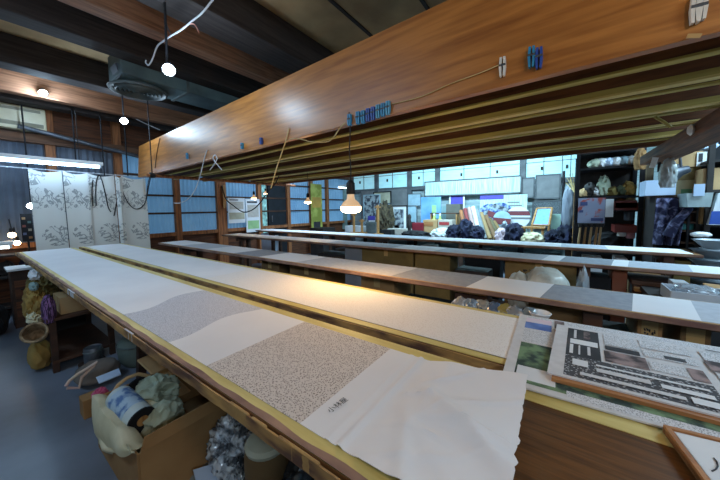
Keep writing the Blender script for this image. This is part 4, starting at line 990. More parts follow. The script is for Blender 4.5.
# heap of clear packets with coloured contents on a low stool
t = thing('low_stool', (at(492, 305, Y=1.6).x, 1.62, 0), 'low brown stool under the clear plastic packets', 'stool')
sx = at(490, 305, Y=1.6).x
MB().box((sx, 1.53, 0.685), (0.44, 0.30, 0.03)).build('seat', m_rustic, t, bevel=0.003)
for a in (-0.18, 0.18):
    for b in (-0.13, 0.13): MB().box((sx+a, 1.53+b, 0.335), (0.04, 0.04, 0.67)).build('leg', m_rustic, t)
rn = random.Random(9)
cols = [(176, 196, 214), (206, 206, 196), (120, 150, 190), (206, 190, 110), (196, 200, 206), (170, 190, 200), (150, 120, 110), (220, 224, 226)]
for i in range(14):
    px_ = 459+ (i % 7)*11.5+rn.uniform(-2, 2); Y = 1.42 + 0.08*(i // 7) + rn.uniform(-.01, .01)
    xx = at(px_, 300+(i % 7)*2, Y=Y).x; zz = 0.735 + 0.02*(i // 7)
    c = cols[i % 8]
    lump('plastic_packet', ['front row', 'back row'][i//7]+' clear packet under the third board, %s from the left in its row' % ['first', 'second', 'third', 'fourth', 'fifth', 'sixth', 'seventh'][i % 7], 'packet',
         (xx, Y+0.02, zz+0.012), (0.085, 0.09, 0.095), mat('packet%d' % (i % 8), rgb(*c), rgb(*[int(v*0.62) for v in c]), rough=.2, scale=18, spec=.8, bump=.4, bscale=30, lo=.42, hi=.58), 100+i, 'clear plastic packets', .3, 2.4, 3)
p = at(540, 315, Y=1.5)
t = thing('white_cup', (p.x, p.y, TZ-0.2), 'small white bowl just behind the second board, left of the newspapers', 'bowl')
MB().lathe([(0, p.z-0.03), (0.02, p.z-0.03), (0.045, p.z+0.012), (0.042, p.z+0.014), (0.018, p.z-0.022), (0, p.z-0.022)], c=(p.x, p.y, 0)).build('bowl_wall', m_paper, t, smooth=True)
t.location.z = p.z-0.03
for ch in t.children: ch.location.z = 0
t2 = carton('brown crate carrying the small white bowl', p.x-0.07, p.x+0.07, 1.38, 1.52, 0, p.z-0.031, m_card2, tape=False, name='crate', cat='crate')

# ------------------------------------------------------------------ between the third and fourth boards
YV = 2.80
def underv(label, x0, x1, m, top, Y=YV, dep=0.26, **k):
    a, b = at(x0, 265, Y=Y).x, at(x1, 265, Y=Y).x
    if m not in (m_black, m_dark): top = 0.812
    return carton(label, a, b, Y, Y+dep, 0.0, top, m, **k)
m_olivecard = mat('olive_cardboard', rgb(116, 100, 58), rgb(96, 82, 46), rough=.85)
underv('olive carton under the fourth board, right of the large bulb', 362, 413, m_olivecard, 0.745)
underv('wide olive carton under the fourth board, left of the white plastic sacks', 415, 450, m_olivecard, 0.76, tape=False)
underv('cardboard carton with a printed line under the fourth board, behind the white plastic sacks', 505, 577, mat('drab_card', rgb(128, 108, 68), rgb(110, 92, 56), rough=.85), 0.775, mark=0.07)
underv('dark carton under the fourth board behind the large bulb', 318, 344, m_dark, 0.70, tape=False)
underv('grey carton under the fourth board left of the large bulb', 345, 362, mat('grey_card', rgb(120, 126, 134), rough=.8), 0.74, tape=False)
underv('black box under the fourth board, right of the printed carton', 590, 612, m_black, 0.74, tape=False)
underv('reddish brown carton under the fourth board, left of the brown desk', 613, 628, mat('red_card', rgb(120, 70, 50), rough=.8), 0.70, tape=False)
t = thing('stacked_boards', (at(468, 265, Y=2.82).x, 2.9, 0), 'stack of flat boards under the fourth board between two cartons', 'boards')
xm = at(470, 265, Y=2.82).x
for k in range(6):
    MB().box((xm+0.01*(k % 2), 2.93, 0.03+0.12*k), (0.30, 0.24, 0.10)).build('flat_board', (m_card, m_dark, m_paper, m_rustic, m_card3, m_dark)[k], t)
G = 'white plastic sacks'
for i, (x0, y0, x1, y1, n) in enumerate(((506, 274, 530, 290, 'left and smaller'), (520, 270, 570, 293, 'right and larger'))):
    pile('plastic_sack', '%s of the two white plastic sacks before the printed carton' % n, 'sack', x0, y0, x1, y1, 2.45, 0.30, mat('white_sack', rgb(196, 198, 190), rgb(150, 150, 142), rough=.35, scale=9, bump=.5, bscale=20), 130+i, 0.5, G, .14, 1.4)
tag(MB().box((at(535, 280, Y=2.5).x, 2.5, 0.24), (0.70, 0.36, 0.49)).build('wooden_crate', m_rustic, bevel=.005), 'dark wooden crate under the white plastic sacks', 'crate')
a = pbox(579, 267, 588, 288, 2.6)
lump('plastic_bag', 'clear bluish plastic bag standing right of the printed carton', 'bag', ((a[0]+a[1])/2, 2.66, 0.40), (0.10, 0.14, 0.78), m_plast, 141, None, .2, 2)
t = thing('brown_desk', (at(658, 285, Y=2.75).x, 2.95, 0), 'brown wooden desk under the fourth board towards the right', 'desk')
xa, xb = at(634, 285, Y=2.75).x, at(682, 285, Y=2.75).x
MB().box(((xa+xb)/2, 2.93, 0.74), (xb-xa+0.02, 0.32, 0.03)).build('desk_top', m_rustic, t, bevel=.003)
MB().box(((xa+xb)/2, 2.98, 0.40), (xb-xa-0.06, 0.24, 0.64)).build('desk_body', m_dark, t)
MB().box(((xa+xb)/2, 2.76, at(658, 293, Y=2.7).z), (xb-xa, 0.08, 0.022)).build('desk_ledge', m_tan, t)
for x in (xa+.02, xb-.02): MB().box((x, 2.79, 0.36), (0.04, 0.05, 0.72)).build('desk_leg', m_rustic, t)
# trays and papers on a low table at the right
t = thing('low_table', (at(706, 295, Y=2.5).x, 2.6, 0), 'low dark table at the right edge holding trays and papers', 'table')
xm = at(706, 295, Y=2.45).x
MB().box((xm+0.1, 2.5, 0.72), (0.66, 0.42, 0.03)).build('table_top', m_dark, t)
for a in (-0.2, 0.4):
    for b in (-.17, .17): MB().box((xm+a, 2.5+b, 0.3525), (0.04, 0.04, 0.705)).build('leg', m_dark, t)
def tray(p, sx_, sy_, h, m, label, group=None, rz=0.0):
    t = thing('plastic_tray', p, label, 'tray', group); p = Vector(p)
    MB().box(p+Vector((0, 0, .004)), (sx_, sy_, .008), rz=rz).build('tray_bottom', m, t)
    for dx, dy, w_, d_ in ((0, -sy_/2, sx_, .006), (0, sy_/2, sx_, .006), (-sx_/2, 0, .006, sy_), (sx_/2, 0, .006, sy_)):
        v = Matrix.Rotation(rz, 3, 'Z') @ Vector((dx, dy, 0))
        MB().box(p+v+Vector((0, 0, h/2)), (w_, d_, h), rz=rz).build('tray_side', m, t)
    return t
m_tray = mat('white_tray', rgb(196, 204, 212), rgb(176, 186, 196), rough=.3)
q = at(688, 296, Y=2.42); tray((q.x+0.03, 2.42, 0.736), 0.24, 0.20, 0.07, m_tray, 'white plastic tray on the low table, left one', 'trays on the low table')
tray((q.x+0.33, 2.44, 0.736), 0.24, 0.22, 0.06, m_tray, 'white plastic tray on the low table, right one', 'trays on the low table')
lump('plastic_wrap', 'crumpled clear film in the left white tray', 'plastic', (q.x+0.03, 2.41, 0.79), (0.17, 0.14, 0.08), m_plast, 151, None, .3, 3)
m_lines0 = mat('grey_carton', rgb(176, 180, 184), rough=.7)
a = pbox(674, 278, 683, 284, 2.60)
tag(MB().box(((a[0]+a[1])/2, 2.60, 0.775), (0.07, 0.10, 0.078)).build('white_carton', m_lines0, bevel=.004), 'small white carton standing behind the left white tray', 'box')
tag(MB().prism([(q.x+0.165, 2.44, 0.736), (q.x+0.20, 2.40, 0.736), (q.x+0.20, 2.58, 0.81), (q.x+0.10, 2.60, 0.81)], (0.004, 0.004, 0.006)).build('tan_envelope', m_card3), 'tan envelope leaning between the two white trays', 'envelope')
# ------------------------------------------------------------------ between the fourth and rearmost boards
for x0, x1, n, m, h in ((583, 603, 'white crumpled box under the rearmost board, left one', m_paper, .745), (616, 628, 'white box under the rearmost board, right one', m_paper, .76), (634, 662, 'flat pale parcel under the rearmost board', m_card3, .70), (675, 692, 'olive carton under the end of the rearmost board', m_olivecard, .775),
                    (262, 272, 'small bluish white box under the rearmost board before the dark doorway', m_paperblue, .78), (540, 560, 'dark case under the rearmost board', m_black, .74), (465, 500, 'black case under the middle of the rearmost board', m_black, .74), (420, 432, 'small white box under the middle of the rearmost board', m_paper, .75)):
    a, b = at(x0, 255, Y=3.80).x, at(x1, 255, Y=3.80).x
    carton(n, a, b, 3.80, 4.06, 0, h, m, tape=False)
# ------------------------------------------------------------------ rear workbench with everything on it
BZ = 0.60; BY0_, BY1_ = 5.9, 7.75
t = thing('workbench', (-2.6, 6.8, 0), 'long dark workbench along the back wall, crowded with things', 'workbench')
bxa, bxb = -5.35, 0.15
MB().box(((bxa+bxb)/2, (BY0_+BY1_)/2, BZ-0.02), (bxb-bxa, BY1_-BY0_, 0.04)).build('bench_top', m_rustic, t, bevel=.004)
for x in (bxa+0.06, -3.5, -1.7, bxb-0.06):
    for y in (BY0_+0.06, BY1_-0.06): MB().box((x, y, (BZ-0.04)/2), (0.08, 0.08, BZ-0.04)).build('leg', m_rustic, t)
def W(px, Y): return at(px, 215, Y=Y).x
def framed(label, x0, y0, x1, y1, Y, m, fm=None, fw=0.025, cat='picture', name='framed_picture', zb=None, group=None, lean=0.0, fill=None):
    """a flat picture standing (or pinned) at depth Y"""
    a = pbox(x0, y0, x1, y1, Y); z0_ = a[2] if zb is None else zb; z1_ = a[3]
    t = thing(name, ((a[0]+a[1])/2, Y, z0_), label, cat, group)
    xm, zm = (a[0]+a[1])/2, (z0_+z1_)/2
    MB().box((xm, Y, zm), (a[1]-a[0], 0.012, z1_-z0_)).build('panel', m, t)
    if fm:
        for q in ((a[0], zm, fw, z1_-z0_+fw), (a[1], zm, fw, z1_-z0_+fw), (xm, z0_+fw*0.5, a[1]-a[0], fw), (xm, z1_, a[1]-a[0], fw)):
            MB().box((q[0], Y-0.006, q[1]), (q[2], 0.024, q[3])).build('frame_side', fm, t)
    if fill:
        for (u0, v0, u1, v1, q) in fill:
            MB().box((a[0]+(a[1]-a[0])*(u0+u1)/2, Y-0.008, z0_+(z1_-z0_)*(v0+v1)/2), ((a[1]-a[0])*(u1-u0), 0.006, (z1_-z0_)*(v1-v0))).build('printed_area', q, t)
    return t
C_ = lambda n, r, g, b, **k: mat(n, rgb(r, g, b), **k)
m_lines = mat('lined_sheet', rgb(204, 222, 216), rgb(150, 182, 180), rough=.8, scale=4, stretch=(22, 1, 0.6), detail=1, lo=.42, hi=.58)
m_greyp = C_('grey_panel', 120, 122, 124); m_lattice = mat('lattice_panel', rgb(104, 112, 116), rgb(58, 64, 70), rough=.7, scale=5, stretch=(18, 1, 9), detail=0, lo=.45, hi=.55)
m_bluep = mat('blue_print', rgb(120, 166, 206), rgb(84, 136, 190), rough=.8, scale=3); m_lblue = C_('light_blue_sheet', 160, 190, 204)
m_violet = C_('violet_print', 84, 76, 180); m_collage = mat('photo_collage', rgb(150, 160, 164), rgb(56, 62, 74), rough=.7, scale=9, detail=3, lo=.44, hi=.56)
m_beige = C_('beige_print', 176, 172, 150); m_ygreen = mat('yellow_green_paper', rgb(176, 178, 90), rgb(136, 140, 60), rough=.8, scale=4, lo=.42, hi=.58)
m_pgreen = C_('pale_green_print', 160, 200, 140)
# on the back wall
framed('long white sheet of fine vertical lines in a dark frame on the back wall', 425, 179, 521, 195, 7.70, m_lines, m_frame, 0.03, 'panel', 'lined_panel')
framed('narrow grey sliding panel on the back wall, right of the lined sheet', 522, 178, 534, 198, 7.74, m_greyp, m_frame, .03, 'panel', 'wall_panel')
framed('wide grey sliding panel on the back wall, left of the black post', 536, 175, 560, 199, 7.74, m_greyp, m_frame, .03, 'panel', 'wall_panel')
framed('dark lattice panel on the back wall below the grey sliding panels', 533, 201, 560, 216, 7.76, m_lattice, m_frame, .03, 'panel', 'lattice_panel', zb=0.8)
framed('dull grey board on the back wall behind the pinned pictures', 361, 190, 409, 214, 7.80, m_greyp, None, 0, 'panel', 'wall_board', zb=0.70)
framed('pale greenish tall board leaning in the far corner of the room', 332, 186, 347, 222, 7.4, mat('pale_green_board', rgb(132, 156, 152), rough=.8), None, 0, 'board', 'tall_board', zb=BZ+.001)
framed('plain bluish board behind the lined panel, low on the back wall', 440, 206, 480, 224, 7.78, mat('pale_teal_board', rgb(140, 170, 172), rough=.8, scale=3, stretch=(12, 1, 1)), None, 0, 'panel', 'wall_board', zb=0.70)
p = at(563, 200, Y=6.4); MBp = MB().rod((p.x, 6.4, BZ), (p.x, 6.4, at(563, 171, Y=6.4).z), 0.022)
tag(MBp.build('black_post', m_steel), 'thin black upright post right of the grey sliding panels', 'post')
# on the left wall
def onwall(name, label, y0p, x0, x1, ya, yb, m, fill=(), cat='poster', group=None):
    A_ = at(x0, (ya+yb)/2, X=-5.83); B_ = at(x1, (ya+yb)/2, X=-5.83); xm = (x0+x1)/2
    z1_, z0_ = at(xm, ya, X=-5.83).z, at(xm, yb, X=-5.83).z
    t = thing(name, (-5.83, (A_.y+B_.y)/2, z0_), label, cat, group)
    MB().box((-5.83, (A_.y+B_.y)/2, (z0_+z1_)/2), (0.008, abs(B_.y-A_.y), z1_-z0_)).build('sheet', m, t)
    for (u0, v0, u1, v1, q) in fill:
        MB().box((-5.825, A_.y+(B_.y-A_.y)*(u0+u1)/2, z0_+(z1_-z0_)*(v0+v1)/2), (0.005, abs(B_.y-A_.y)*(u1-u0), (z1_-z0_)*(v1-v0))).build('printed_area', q, t)
    for u in (.1, .9):
        MB().rod((-5.824, A_.y+(B_.y-A_.y)*u, z1_-0.02), (-5.90, A_.y+(B_.y-A_.y)*u, z1_-0.02), 0.006).build('pin', m_iron, t)
    return t
m_faint = mat('faint_print', rgb(190, 186, 176), rgb(166, 160, 150), rough=.8, scale=14, stretch=(1, 1, 5))
onwall('pinned_poster', 'white poster with a mustard hill print pinned on the left wall, nearer one', 0, 228, 245, 198, 223, m_paper, ((.1, .9, .6, .94, m_ink), (.1, .55, .9, .85, m_faint), (.05, .15, .95, .42, m_beige)), group='posters on the left wall')
onwall('pinned_poster', 'tall white poster with pale text pinned on the left wall, farther one', 0, 246, 260, 199, 232, m_paper, ((.1, .88, .8, .93, m_ink), (.12, .45, .9, .82, m_faint), (.1, .1, .9, .35, m_pgreen)), group='posters on the left wall')
onwall('paper_strip', 'yellow green patterned paper strip hanging on the left wall', 0, 311, 322, 184, 231, m_ygreen, ((.1, .5, .9, .72, C_('ochre_print', 190, 150, 70)), (.2, .05, .8, .2, m_ink)))
onwall('dark_plaque', 'tan wooden tag strip nailed to the thick post of the left wall', 0, 223, 226, 185, 208, m_tan, cat='sign')
o = MB().box((-5.9, at(322, 226, X=-5.9).y-0.2, 0.38), (0.5, 0.5, 0.76)).build('dark_chest', m_dark, bevel=.01); tag(o, 'dark chest in the far left corner before the yellow green strip', 'chest'); o.location.x = -5.55; o.location.y -= 0.15

# standing on the bench, left to right
def onb(label, x0, y0, x1, Y, dep, m, name, cat, bevel=.004, group=None, zb=None, build=True):
    a = pbox(x0, y0, x1, 240, Y); z0_ = (BZ+.0005) if zb is None else zb
    o = MB().box(((a[0]+a[1])/2, Y+dep/2, (z0_+a[3])/2), (a[1]-a[0], dep, a[3]-z0_)).build(name, m, bevel=bevel)
    return tag(o, label, cat, group)
def easel(x, y0, Y, label, h2=None):
    a = pbox(x-2, y0, x+2, 240, Y); xm = (a[0]+a[1])/2; top = a[3]
    t = thing('wooden_stand', (xm, Y, BZ), label, 'stand', 'tan wooden stands on the bench')
    MB().box((xm, Y, (BZ+top)/2), (0.055, 0.04, top-BZ)).build('upright', m_tan, t)
    MB().box((xm, Y+0.02, BZ+0.02), (0.22, 0.14, 0.04)).build('foot', m_tan, t)
    MB().box((xm, Y-0.01, top-0.05), (0.16, 0.025, 0.035)).build('crosspiece', m_tan, t)
    return t
easel(354, 213, 6.3, 'tan wooden stand just right of the large bulb, leftmost of three')
easel(362, 219, 6.35, 'short tan wooden stand, middle of the three by the white box')
easel(378, 205, 6.2, 'tall tan wooden stand before the photo collage')
onb('low white box on the bench behind the leftmost stand', 345, 226, 361, 6.6, .3, m_paper, 'white_box', 'box')
framed('photo collage on a grey sheet, left of the beige framed picture', 364, 195, 380, 219, 7.2, m_collage, m_lblue, .02, 'picture', 'photo_collage', zb=BZ+.001, fill=((.3, .1, .7, .3, m_paper), (.25, .3, .7, .42, m_violet)))
framed('beige picture in a dark frame behind the collage', 374, 192, 391, 212, 7.45, m_beige, m_steel, .03, zb=BZ+.001)
framed('dark mixed photo sheet below the beige picture', 381, 203, 391, 224, 7.05, m_collage, None, 0, 'picture', 'photo_sheet', zb=BZ+.001)
lump('dried_branches', 'tangled dry brown branches behind the tall wooden stand', 'plant', (W(384, 6.7), 6.75, BZ+0.36), (0.42, 0.3, 0.75), mat('dry_brown', rgb(96, 84, 62), rgb(50, 46, 38), rough=.9, scale=12), 201, None, .55, 3.2, 4)
onb('grey bucket shaped bin between the wooden stands', 366, 222, 376, 6.55, .22, m_duct2, 'grey_bin', 'bin', .02)
onb('black low case on the bench right of the tall stand', 381, 230, 391, 6.3, .3, m_black, 'black_case', 'case')
framed('framed photograph with a white mat and dark frame', 391.5, 206, 407, 230, 6.9, m_paper, m_dark, .03, zb=BZ+.001, fill=((.2, .12, .8, .88, m_collage), (.2, .12, .5, .3, C_('rose_print', 170, 90, 110))))
onb('pile of printed papers under the white matted photograph', 387, 229, 408, 6.5, .3, m_faint, 'paper_pile', 'papers')
framed('light blue sheet pinned above the narrow grey sheet', 408, 194, 421, 206, 7.78, m_lblue, m_frame, .015, 'poster', 'blue_sheet')
framed('narrow grey blue sheet below the light blue one', 408, 206, 417, 231, 7.3, m_lblue, m_frame, .015, 'poster', 'grey_sheet', zb=BZ+.001, fill=((.3, .1, .8, .4, m_dark),))
framed('blue poster with a pale green figure', 421, 197, 441, 224, 7.2, m_bluep, None, 0, 'poster', 'blue_poster', zb=BZ+.001, fill=((.55, .05, .78, .78, m_pgreen), (.85, .02, 1.0, .35, C_('lilac', 150, 150, 196))))
framed('small violet poster in a white frame', 450, 194, 464, 212, 7.76, m_violet, m_paper, .04, 'poster', 'violet_poster')
onb('grey brown box standing before the violet poster', 446, 204, 460, 7.2, .25, C_('taupe_box', 98, 96, 88), 'taupe_box', 'box')
t = thing('small_shelf', (W(438, 6.8), 6.9, BZ), 'small wooden shelf carrying two yellow green bottles', 'shelf')
a = pbox(430, 213, 457, 240, 6.8)
MB().box(((a[0]+a[1])/2, 6.92, a[3]-.01), (a[1]-a[0], .26, .025)).build('shelf_board', m_rustic, t)
for x in (a[0]+.02, a[1]-.02): MB().box((x, 6.92, (BZ+a[3])/2-.01), (.025, .24, a[3]-BZ-.03)).build('side_panel', m_tan, t)
for x, n in ((434, 'left'), (440, 'right')):
    q = W(x, 6.66); t = thing('green_bottle', (q, 6.66, BZ), '%s pale yellow green bottle of the pair before the small shelf' % n, 'bottle', 'yellow green bottles')
    h = at(x, 213.5, Y=6.66).z-BZ
    MB().lathe([(0, 0), (.05, 0), (.055, .02), (.055, h*.68), (.022, h*.82), (.02, h*.95), (0, h*.95)], c=(q, 6.66, BZ)).build('bottle_body', C_('lime_glass', 176, 196, 110, ), t, smooth=True)
    MB().lathe([(.024, h*.92), (.024, h), (0, h)], c=(q, 6.66, BZ)).build('bottle_cap', m_paper, t)
t = thing('statuette', (W(409.5, 6.3), 6.3, BZ), 'dark slender statuette left of the red box', 'statuette')
h = at(409, 214, Y=6.3).z-BZ
MB().lathe([(0, 0), (.06, 0), (.06, .04), (.035, .06), (.045, h*.4), (.055, h*.62), (.03, h*.75), (.045, h*.86), (.03, h*.97), (0, h)], c=(W(409.5, 6.3), 6.3, BZ), seg=16).build('statuette_body', m_dark, t, smooth=True)
onb('dark red box on the black cloth', 412, 223, 423, 6.35, .22, C_('crimson_box', 130, 30, 44), 'red_box', 'box')
pile('black_cloth_heap', 'black cloth spread around the dark red box', 'cloth', 401, 231, 428, 241, 6.0, .36, m_black, 211, BZ, None, .2, 1.8)
onb('cardboard box with an orange label right of the red box', 423, 220, 437, 6.4, .28, m_card3, 'cardboard_box', 'box')
a = pbox(424, 222, 433, 226, 6.39); tag(MB().box(((a[0]+a[1])/2, 6.396, (a[2]+a[3])/2), (a[1]-a[0], .006, a[3]-a[2])).build('orange_label', m_orange), 'orange label on the cardboard box right of the red box', 'label')
onb('pale box with red markings beside the orange labelled box', 438, 220, 452, 6.4, .28, C_('pale_box', 190, 180, 166), 'pale_box', 'box')
a = pbox(439, 222, 449, 225, 6.39); tag(MB().box(((a[0]+a[1])/2, 6.396, (a[2]+a[3])/2), (a[1]-a[0], .006, a[3]-a[2])).build('red_label', C_('red_label', 170, 60, 60)), 'red marking on the pale box', 'label')
pile('white_bag', 'white plastic bag on the bench before the pale box', 'bag', 431, 229, 450, 241, 6.02, .3, C_('soft_white', 200, 208, 208), 213, BZ, None, .3, 2.2)
GN = 'navy bundles on the bench'
for i, (x0, y0, x1, n, s) in enumerate(((446, 226, 459, 'left', 1), (457, 221, 471, 'middle', 2), (469, 227, 482, 'right', 3))):
    pile('navy_bundle', '%s navy garment bundle of the heap left of the leaning rolls' % n, 'garment', x0, y0, x1, 242, 6.0, .4, m_navy, 220+i, BZ, GN, .3, 2.0)
pile('navy_bundle', 'navy garment bundle right of the pink bag', 'garment', 504, 225, 523, 242, 6.0, .4, m_navy, 226, BZ, GN, .3, 2.0)
for i, (x0, y0, x1, n) in enumerate(((545, 231, 562, 'left part'), (556, 226, 575, 'right part'))):
    pile('navy_bundle', 'navy garment heap by the grey hanging bag, %s' % n, 'garment', x0, y0, x1, 242, 5.95, .4, m_navy, 228+i, BZ, GN, .3, 2.0)
# rolls and boards leaning side by side
rolls = [(461, 211, 'orange', (150, 96, 60)), (465, 209, 'dark red', (130, 56, 56)), (469, 208, 'pale pink', (170, 140, 134)), (473, 207, 'white', (214, 220, 220)), (477, 210, 'grey', (120, 128, 132)), (481, 213, 'tan', (150, 122, 84)), (486, 216, 'brown', (120, 90, 62)), (490, 219, 'dark olive', (98, 88, 62)), (494, 222, 'ochre', (130, 104, 66))]
for i, (x, y, n, c) in enumerate(rolls):
    lean = 5 + i*0.8
    p1 = at(x, y, Y=6.75); p0 = at(x+lean, 242, Y=6.35); p0.z = BZ+0.02
    t = thing('cloth_roll', p0, '%s cloth roll leaning in the row behind the navy heap' % n, 'roll', 'leaning cloth rolls')
    MB().rod(p0, p1, .044, seg=12).build('roll_body', mat('roll_'+n.replace(' ', '_'), rgb(*c), rough=.8), t, smooth=True)
    MB().rod(p0.lerp(p1, .98), p1+(p1-p0).normalized()*.02, .02, seg=8).build('roll_core', m_card, t)
# calendar and fans
framed('white calendar sheet with a violet header band', 480, 195, 527, 224, 7.5, m_lines, None, 0, 'calendar', 'calendar_sheet', zb=BZ+.001, fill=((0, .90, .52, 1.0, m_violet), (.6, .72, .9, .75, m_greyp), (.6, .64, .9, .67, m_greyp), (.6, .80, .85, .83, m_greyp)))
def fan(x, y, rpx, Y, label, cols, tilt=0.0, hand=True):
    p = at(x, y, Y=Y); r = rpx*p.y/FPX*1.05
    t = thing('round_fan', (p.x, Y, p.z-r), label, 'fan', 'round paper fans')
    M = Matrix.Translation(p) @ Matrix.Rotation(tilt, 4, 'Y')
    def disc(m, v0, v1, yy, name):
        mb = MB(); n = 20
        pts = []
        for k in range(n+1):
            z = v0+(v1-v0)*k/n; w_ = math.sqrt(max(0, 1-z*z))
            pts.append((w_, z))
        out = [M @ Vector((r*a, yy, r*b)) for a, b in pts] + [M @ Vector((-r*a, yy, r*b)) for a, b in reversed(pts)]
        mb.prism(out, (0, .006, 0)); mb.build(name, m, t)
    disc(cols[0], -.99, .99, 0, 'fan_paper')
    for m, v0, v1 in cols[1:]: disc(m, v0, v1, -.004, 'fan_print')
    hb = M @ Vector((0, .003, -r*.9)); MB().rod(hb, (hb.x, hb.y, BZ), .012).build('fan_handle', m_tan, t)
    return t
m_maroon = C_('maroon_print', 120, 60, 66); m_bluefan = mat('blue_fan', rgb(150, 170, 204), rgb(50, 74, 130), rough=.8, scale=9, lo=.44, hi=.56)
fan(518, 217, 9, 6.9, 'white round fan with a dark red hill print', [m_paper, (m_maroon, .15, .55), (m_greyp, -.2, -.02)])
fan(500, 214, 10, 7.1, 'round fan with blue and red figures behind the other fans', [m_bluefan, (m_maroon, -.55, -.05), (m_collage, .3, .7)], .4)
fan(489, 214, 9, 7.2, 'leftmost round fan, blue with a pale edge', [m_bluefan, (m_collage, -.3, .4)], -.3)
fan(502, 219, 7, 6.8, 'small round fan with a dark red lower half before the others', [m_lblue, (m_maroon, -.7, .1)], .1)
# blue sheet on the wooden easel, small table, bags
p = [at(532, 225, Y=6.45), at(549, 225.5, Y=6.45), at(552, 208, Y=6.85), at(537, 208.5, Y=6.85)]
t = thing('tilted_easel', p[0].lerp(p[1], .5), 'light wood easel tilted back with a bright blue printed sheet', 'easel')
nv = (p[1]-p[0]).cross(p[3]-p[0]).normalized()
MB().prism(p, nv*-.02).build('sheet', mat('blue_sheet', rgb(130, 176, 226), rgb(104, 150, 210), rough=.6, scale=10, stretch=(2, 1, 8)), t)
for a, b in ((0, 1), (1, 2), (2, 3), (3, 0)): MB().rod(p[a], p[b], .022, seg=6).build('frame_side', m_tan, t)
MB().rod(p[2].lerp(p[3], .5), (p[0].lerp(p[1], .5).x, 7.1, BZ+.01), .02, seg=6).build('back_leg', m_tan, t)
for q in (p[0], p[1]): MB().rod(q, (q.x, q.y-.02, BZ+.005), .022, seg=6).build('front_leg', m_tan, t)
t = thing('small_table', (W(532, 6.2), 6.2, BZ), 'tiny wooden table on the bench below the blue easel', 'table')
a = pbox(521, 227, 545, 240, 6.1)
MB().box(((a[0]+a[1])/2, 6.2, a[3]-.015), (a[1]-a[0], .24, .03)).build('table_top', m_tan, t)
for x in (a[0]+.04, a[1]-.04):
    for y in (6.11, 6.29): MB().box((x, y, (BZ+a[3])/2-.015), (.035, .035, a[3]-BZ-.03)).build('leg', m_tan, t)
pile('cream_bag', 'cream crumpled bag on the bench before the tiny table', 'bag', 520, 233, 545, 242, 5.97, .2, m_cream, 240, BZ, None, .3, 2.4)
pile('pink_bag', 'pinkish white bag on the bench between the navy bundles', 'bag', 495, 229, 506, 242, 5.98, .26, C_('blush', 206, 184, 192), 241, BZ, None, .3, 2.0)
pile('patterned_pouch', 'black and white patterned pouch above the pinkish bag', 'pouch', 500, 222, 508, 232, 6.25, .2, m_collage, 242, BZ, None, .2, 2.0)
framed('pale green sheet standing right of the blue easel', 551, 214, 561, 230, 7.0, C_('mint_sheet', 164, 196, 182), None, 0, 'poster', 'green_sheet', zb=BZ+.001)
a = pbox(564, 189, 574, 238, 6.05)
lump('garment_bag', 'tall grey plastic garment bag hanging beside the steel rack', 'bag', ((a[0]+a[1])/2, 6.12, (a[2]+a[3])/2+.06), (a[1]-a[0]+.06, .22, (a[3]-a[2])), mat('grey_plastic', rgb(134, 140, 150), rgb(92, 98, 110), rough=.35, scale=4, stretch=(3, 3, .6)), 245, None, .14, 1.5)
tag(MB().rod(((a[0]+a[1])/2, 6.12, a[3]), ((a[0]+a[1])/2, 6.12, 2.99), .006).build('hanger_wire', m_steel), 'thin wire from the ceiling holding the grey garment bag', 'wire')
b_ = pbox(569, 181, 583, 196, 5.75)
t = thing('straw_bundle', ((b_[0]+b_[1])/2, 5.8, b_[2]), 'bundle of brown straw beside the top of the steel rack', 'straw')
rn = random.Random(3)
for k in range(14):
    q = Vector(((b_[0]+b_[1])/2, 5.86, b_[2]+.05)); MB().rod(q, q+Vector((rn.uniform(-.14, .14), rn.uniform(-.08, .08), rn.uniform(.12, .36))), .012, .004, 5).build('stalk', m_twine, t)
MB().rod(((b_[0]+b_[1])/2, 5.86, 0), ((b_[0]+b_[1])/2, 5.86, b_[2]+.1), .02, seg=8).build('pole', m_tan, t)

# ------------------------------------------------------------------ steel rack
YR_ = 5.15
a = pbox(577, 152, 641, 250, YR_); RX0, RX1, RT = a[0], a[1], at(610, 151, Y=YR_).z
RY1 = YR_+.5
t = thing('steel_rack', ((RX0+RX1)/2, YR_+.25, 0), 'black steel rack crammed with supplies, right of the garment bag', 'rack')
for x in (RX0, RX1):
    for y in (YR_, RY1): MB().box((x, y, RT/2), (.045, .045, RT)).build('post', m_steel, t)
zm = at(610, 197, Y=YR_).z
shz = [zm, at(600, 168, Y=YR_).z, at(628, 211, Y=YR_).z, 0.62, 0.15, RT]
for i, z in enumerate(shz): 
    if i == 2: MB().box(((RX0+RX1)/2+.22, YR_+.25, z), ((RX1-RX0)/2-.1, .48, .02)).build('shelf', m_steel, t)
    else: MB().box(((RX0+RX1)/2, YR_+.25, z), (RX1-RX0, .5, .025)).build('shelf', m_steel, t)
MB().box(((RX0+RX1)/2, RY1+.01, RT/2), (RX1-RX0, .01, RT)).build('back_panel', m_dark, t)
def onz(label, x0, y0, x1, zb, Y, dep, m, name, cat, group=None, bevel=.004):
    a = pbox(x0, y0, x1, y0+5, Y)
    return tag(MB().box(((a[0]+a[1])/2, Y+dep/2, (zb+a[3])/2), (a[1]-a[0], dep, a[3]-zb)).build(name, m, bevel=bevel), label, cat, group)
sz1 = shz[1]+.0130
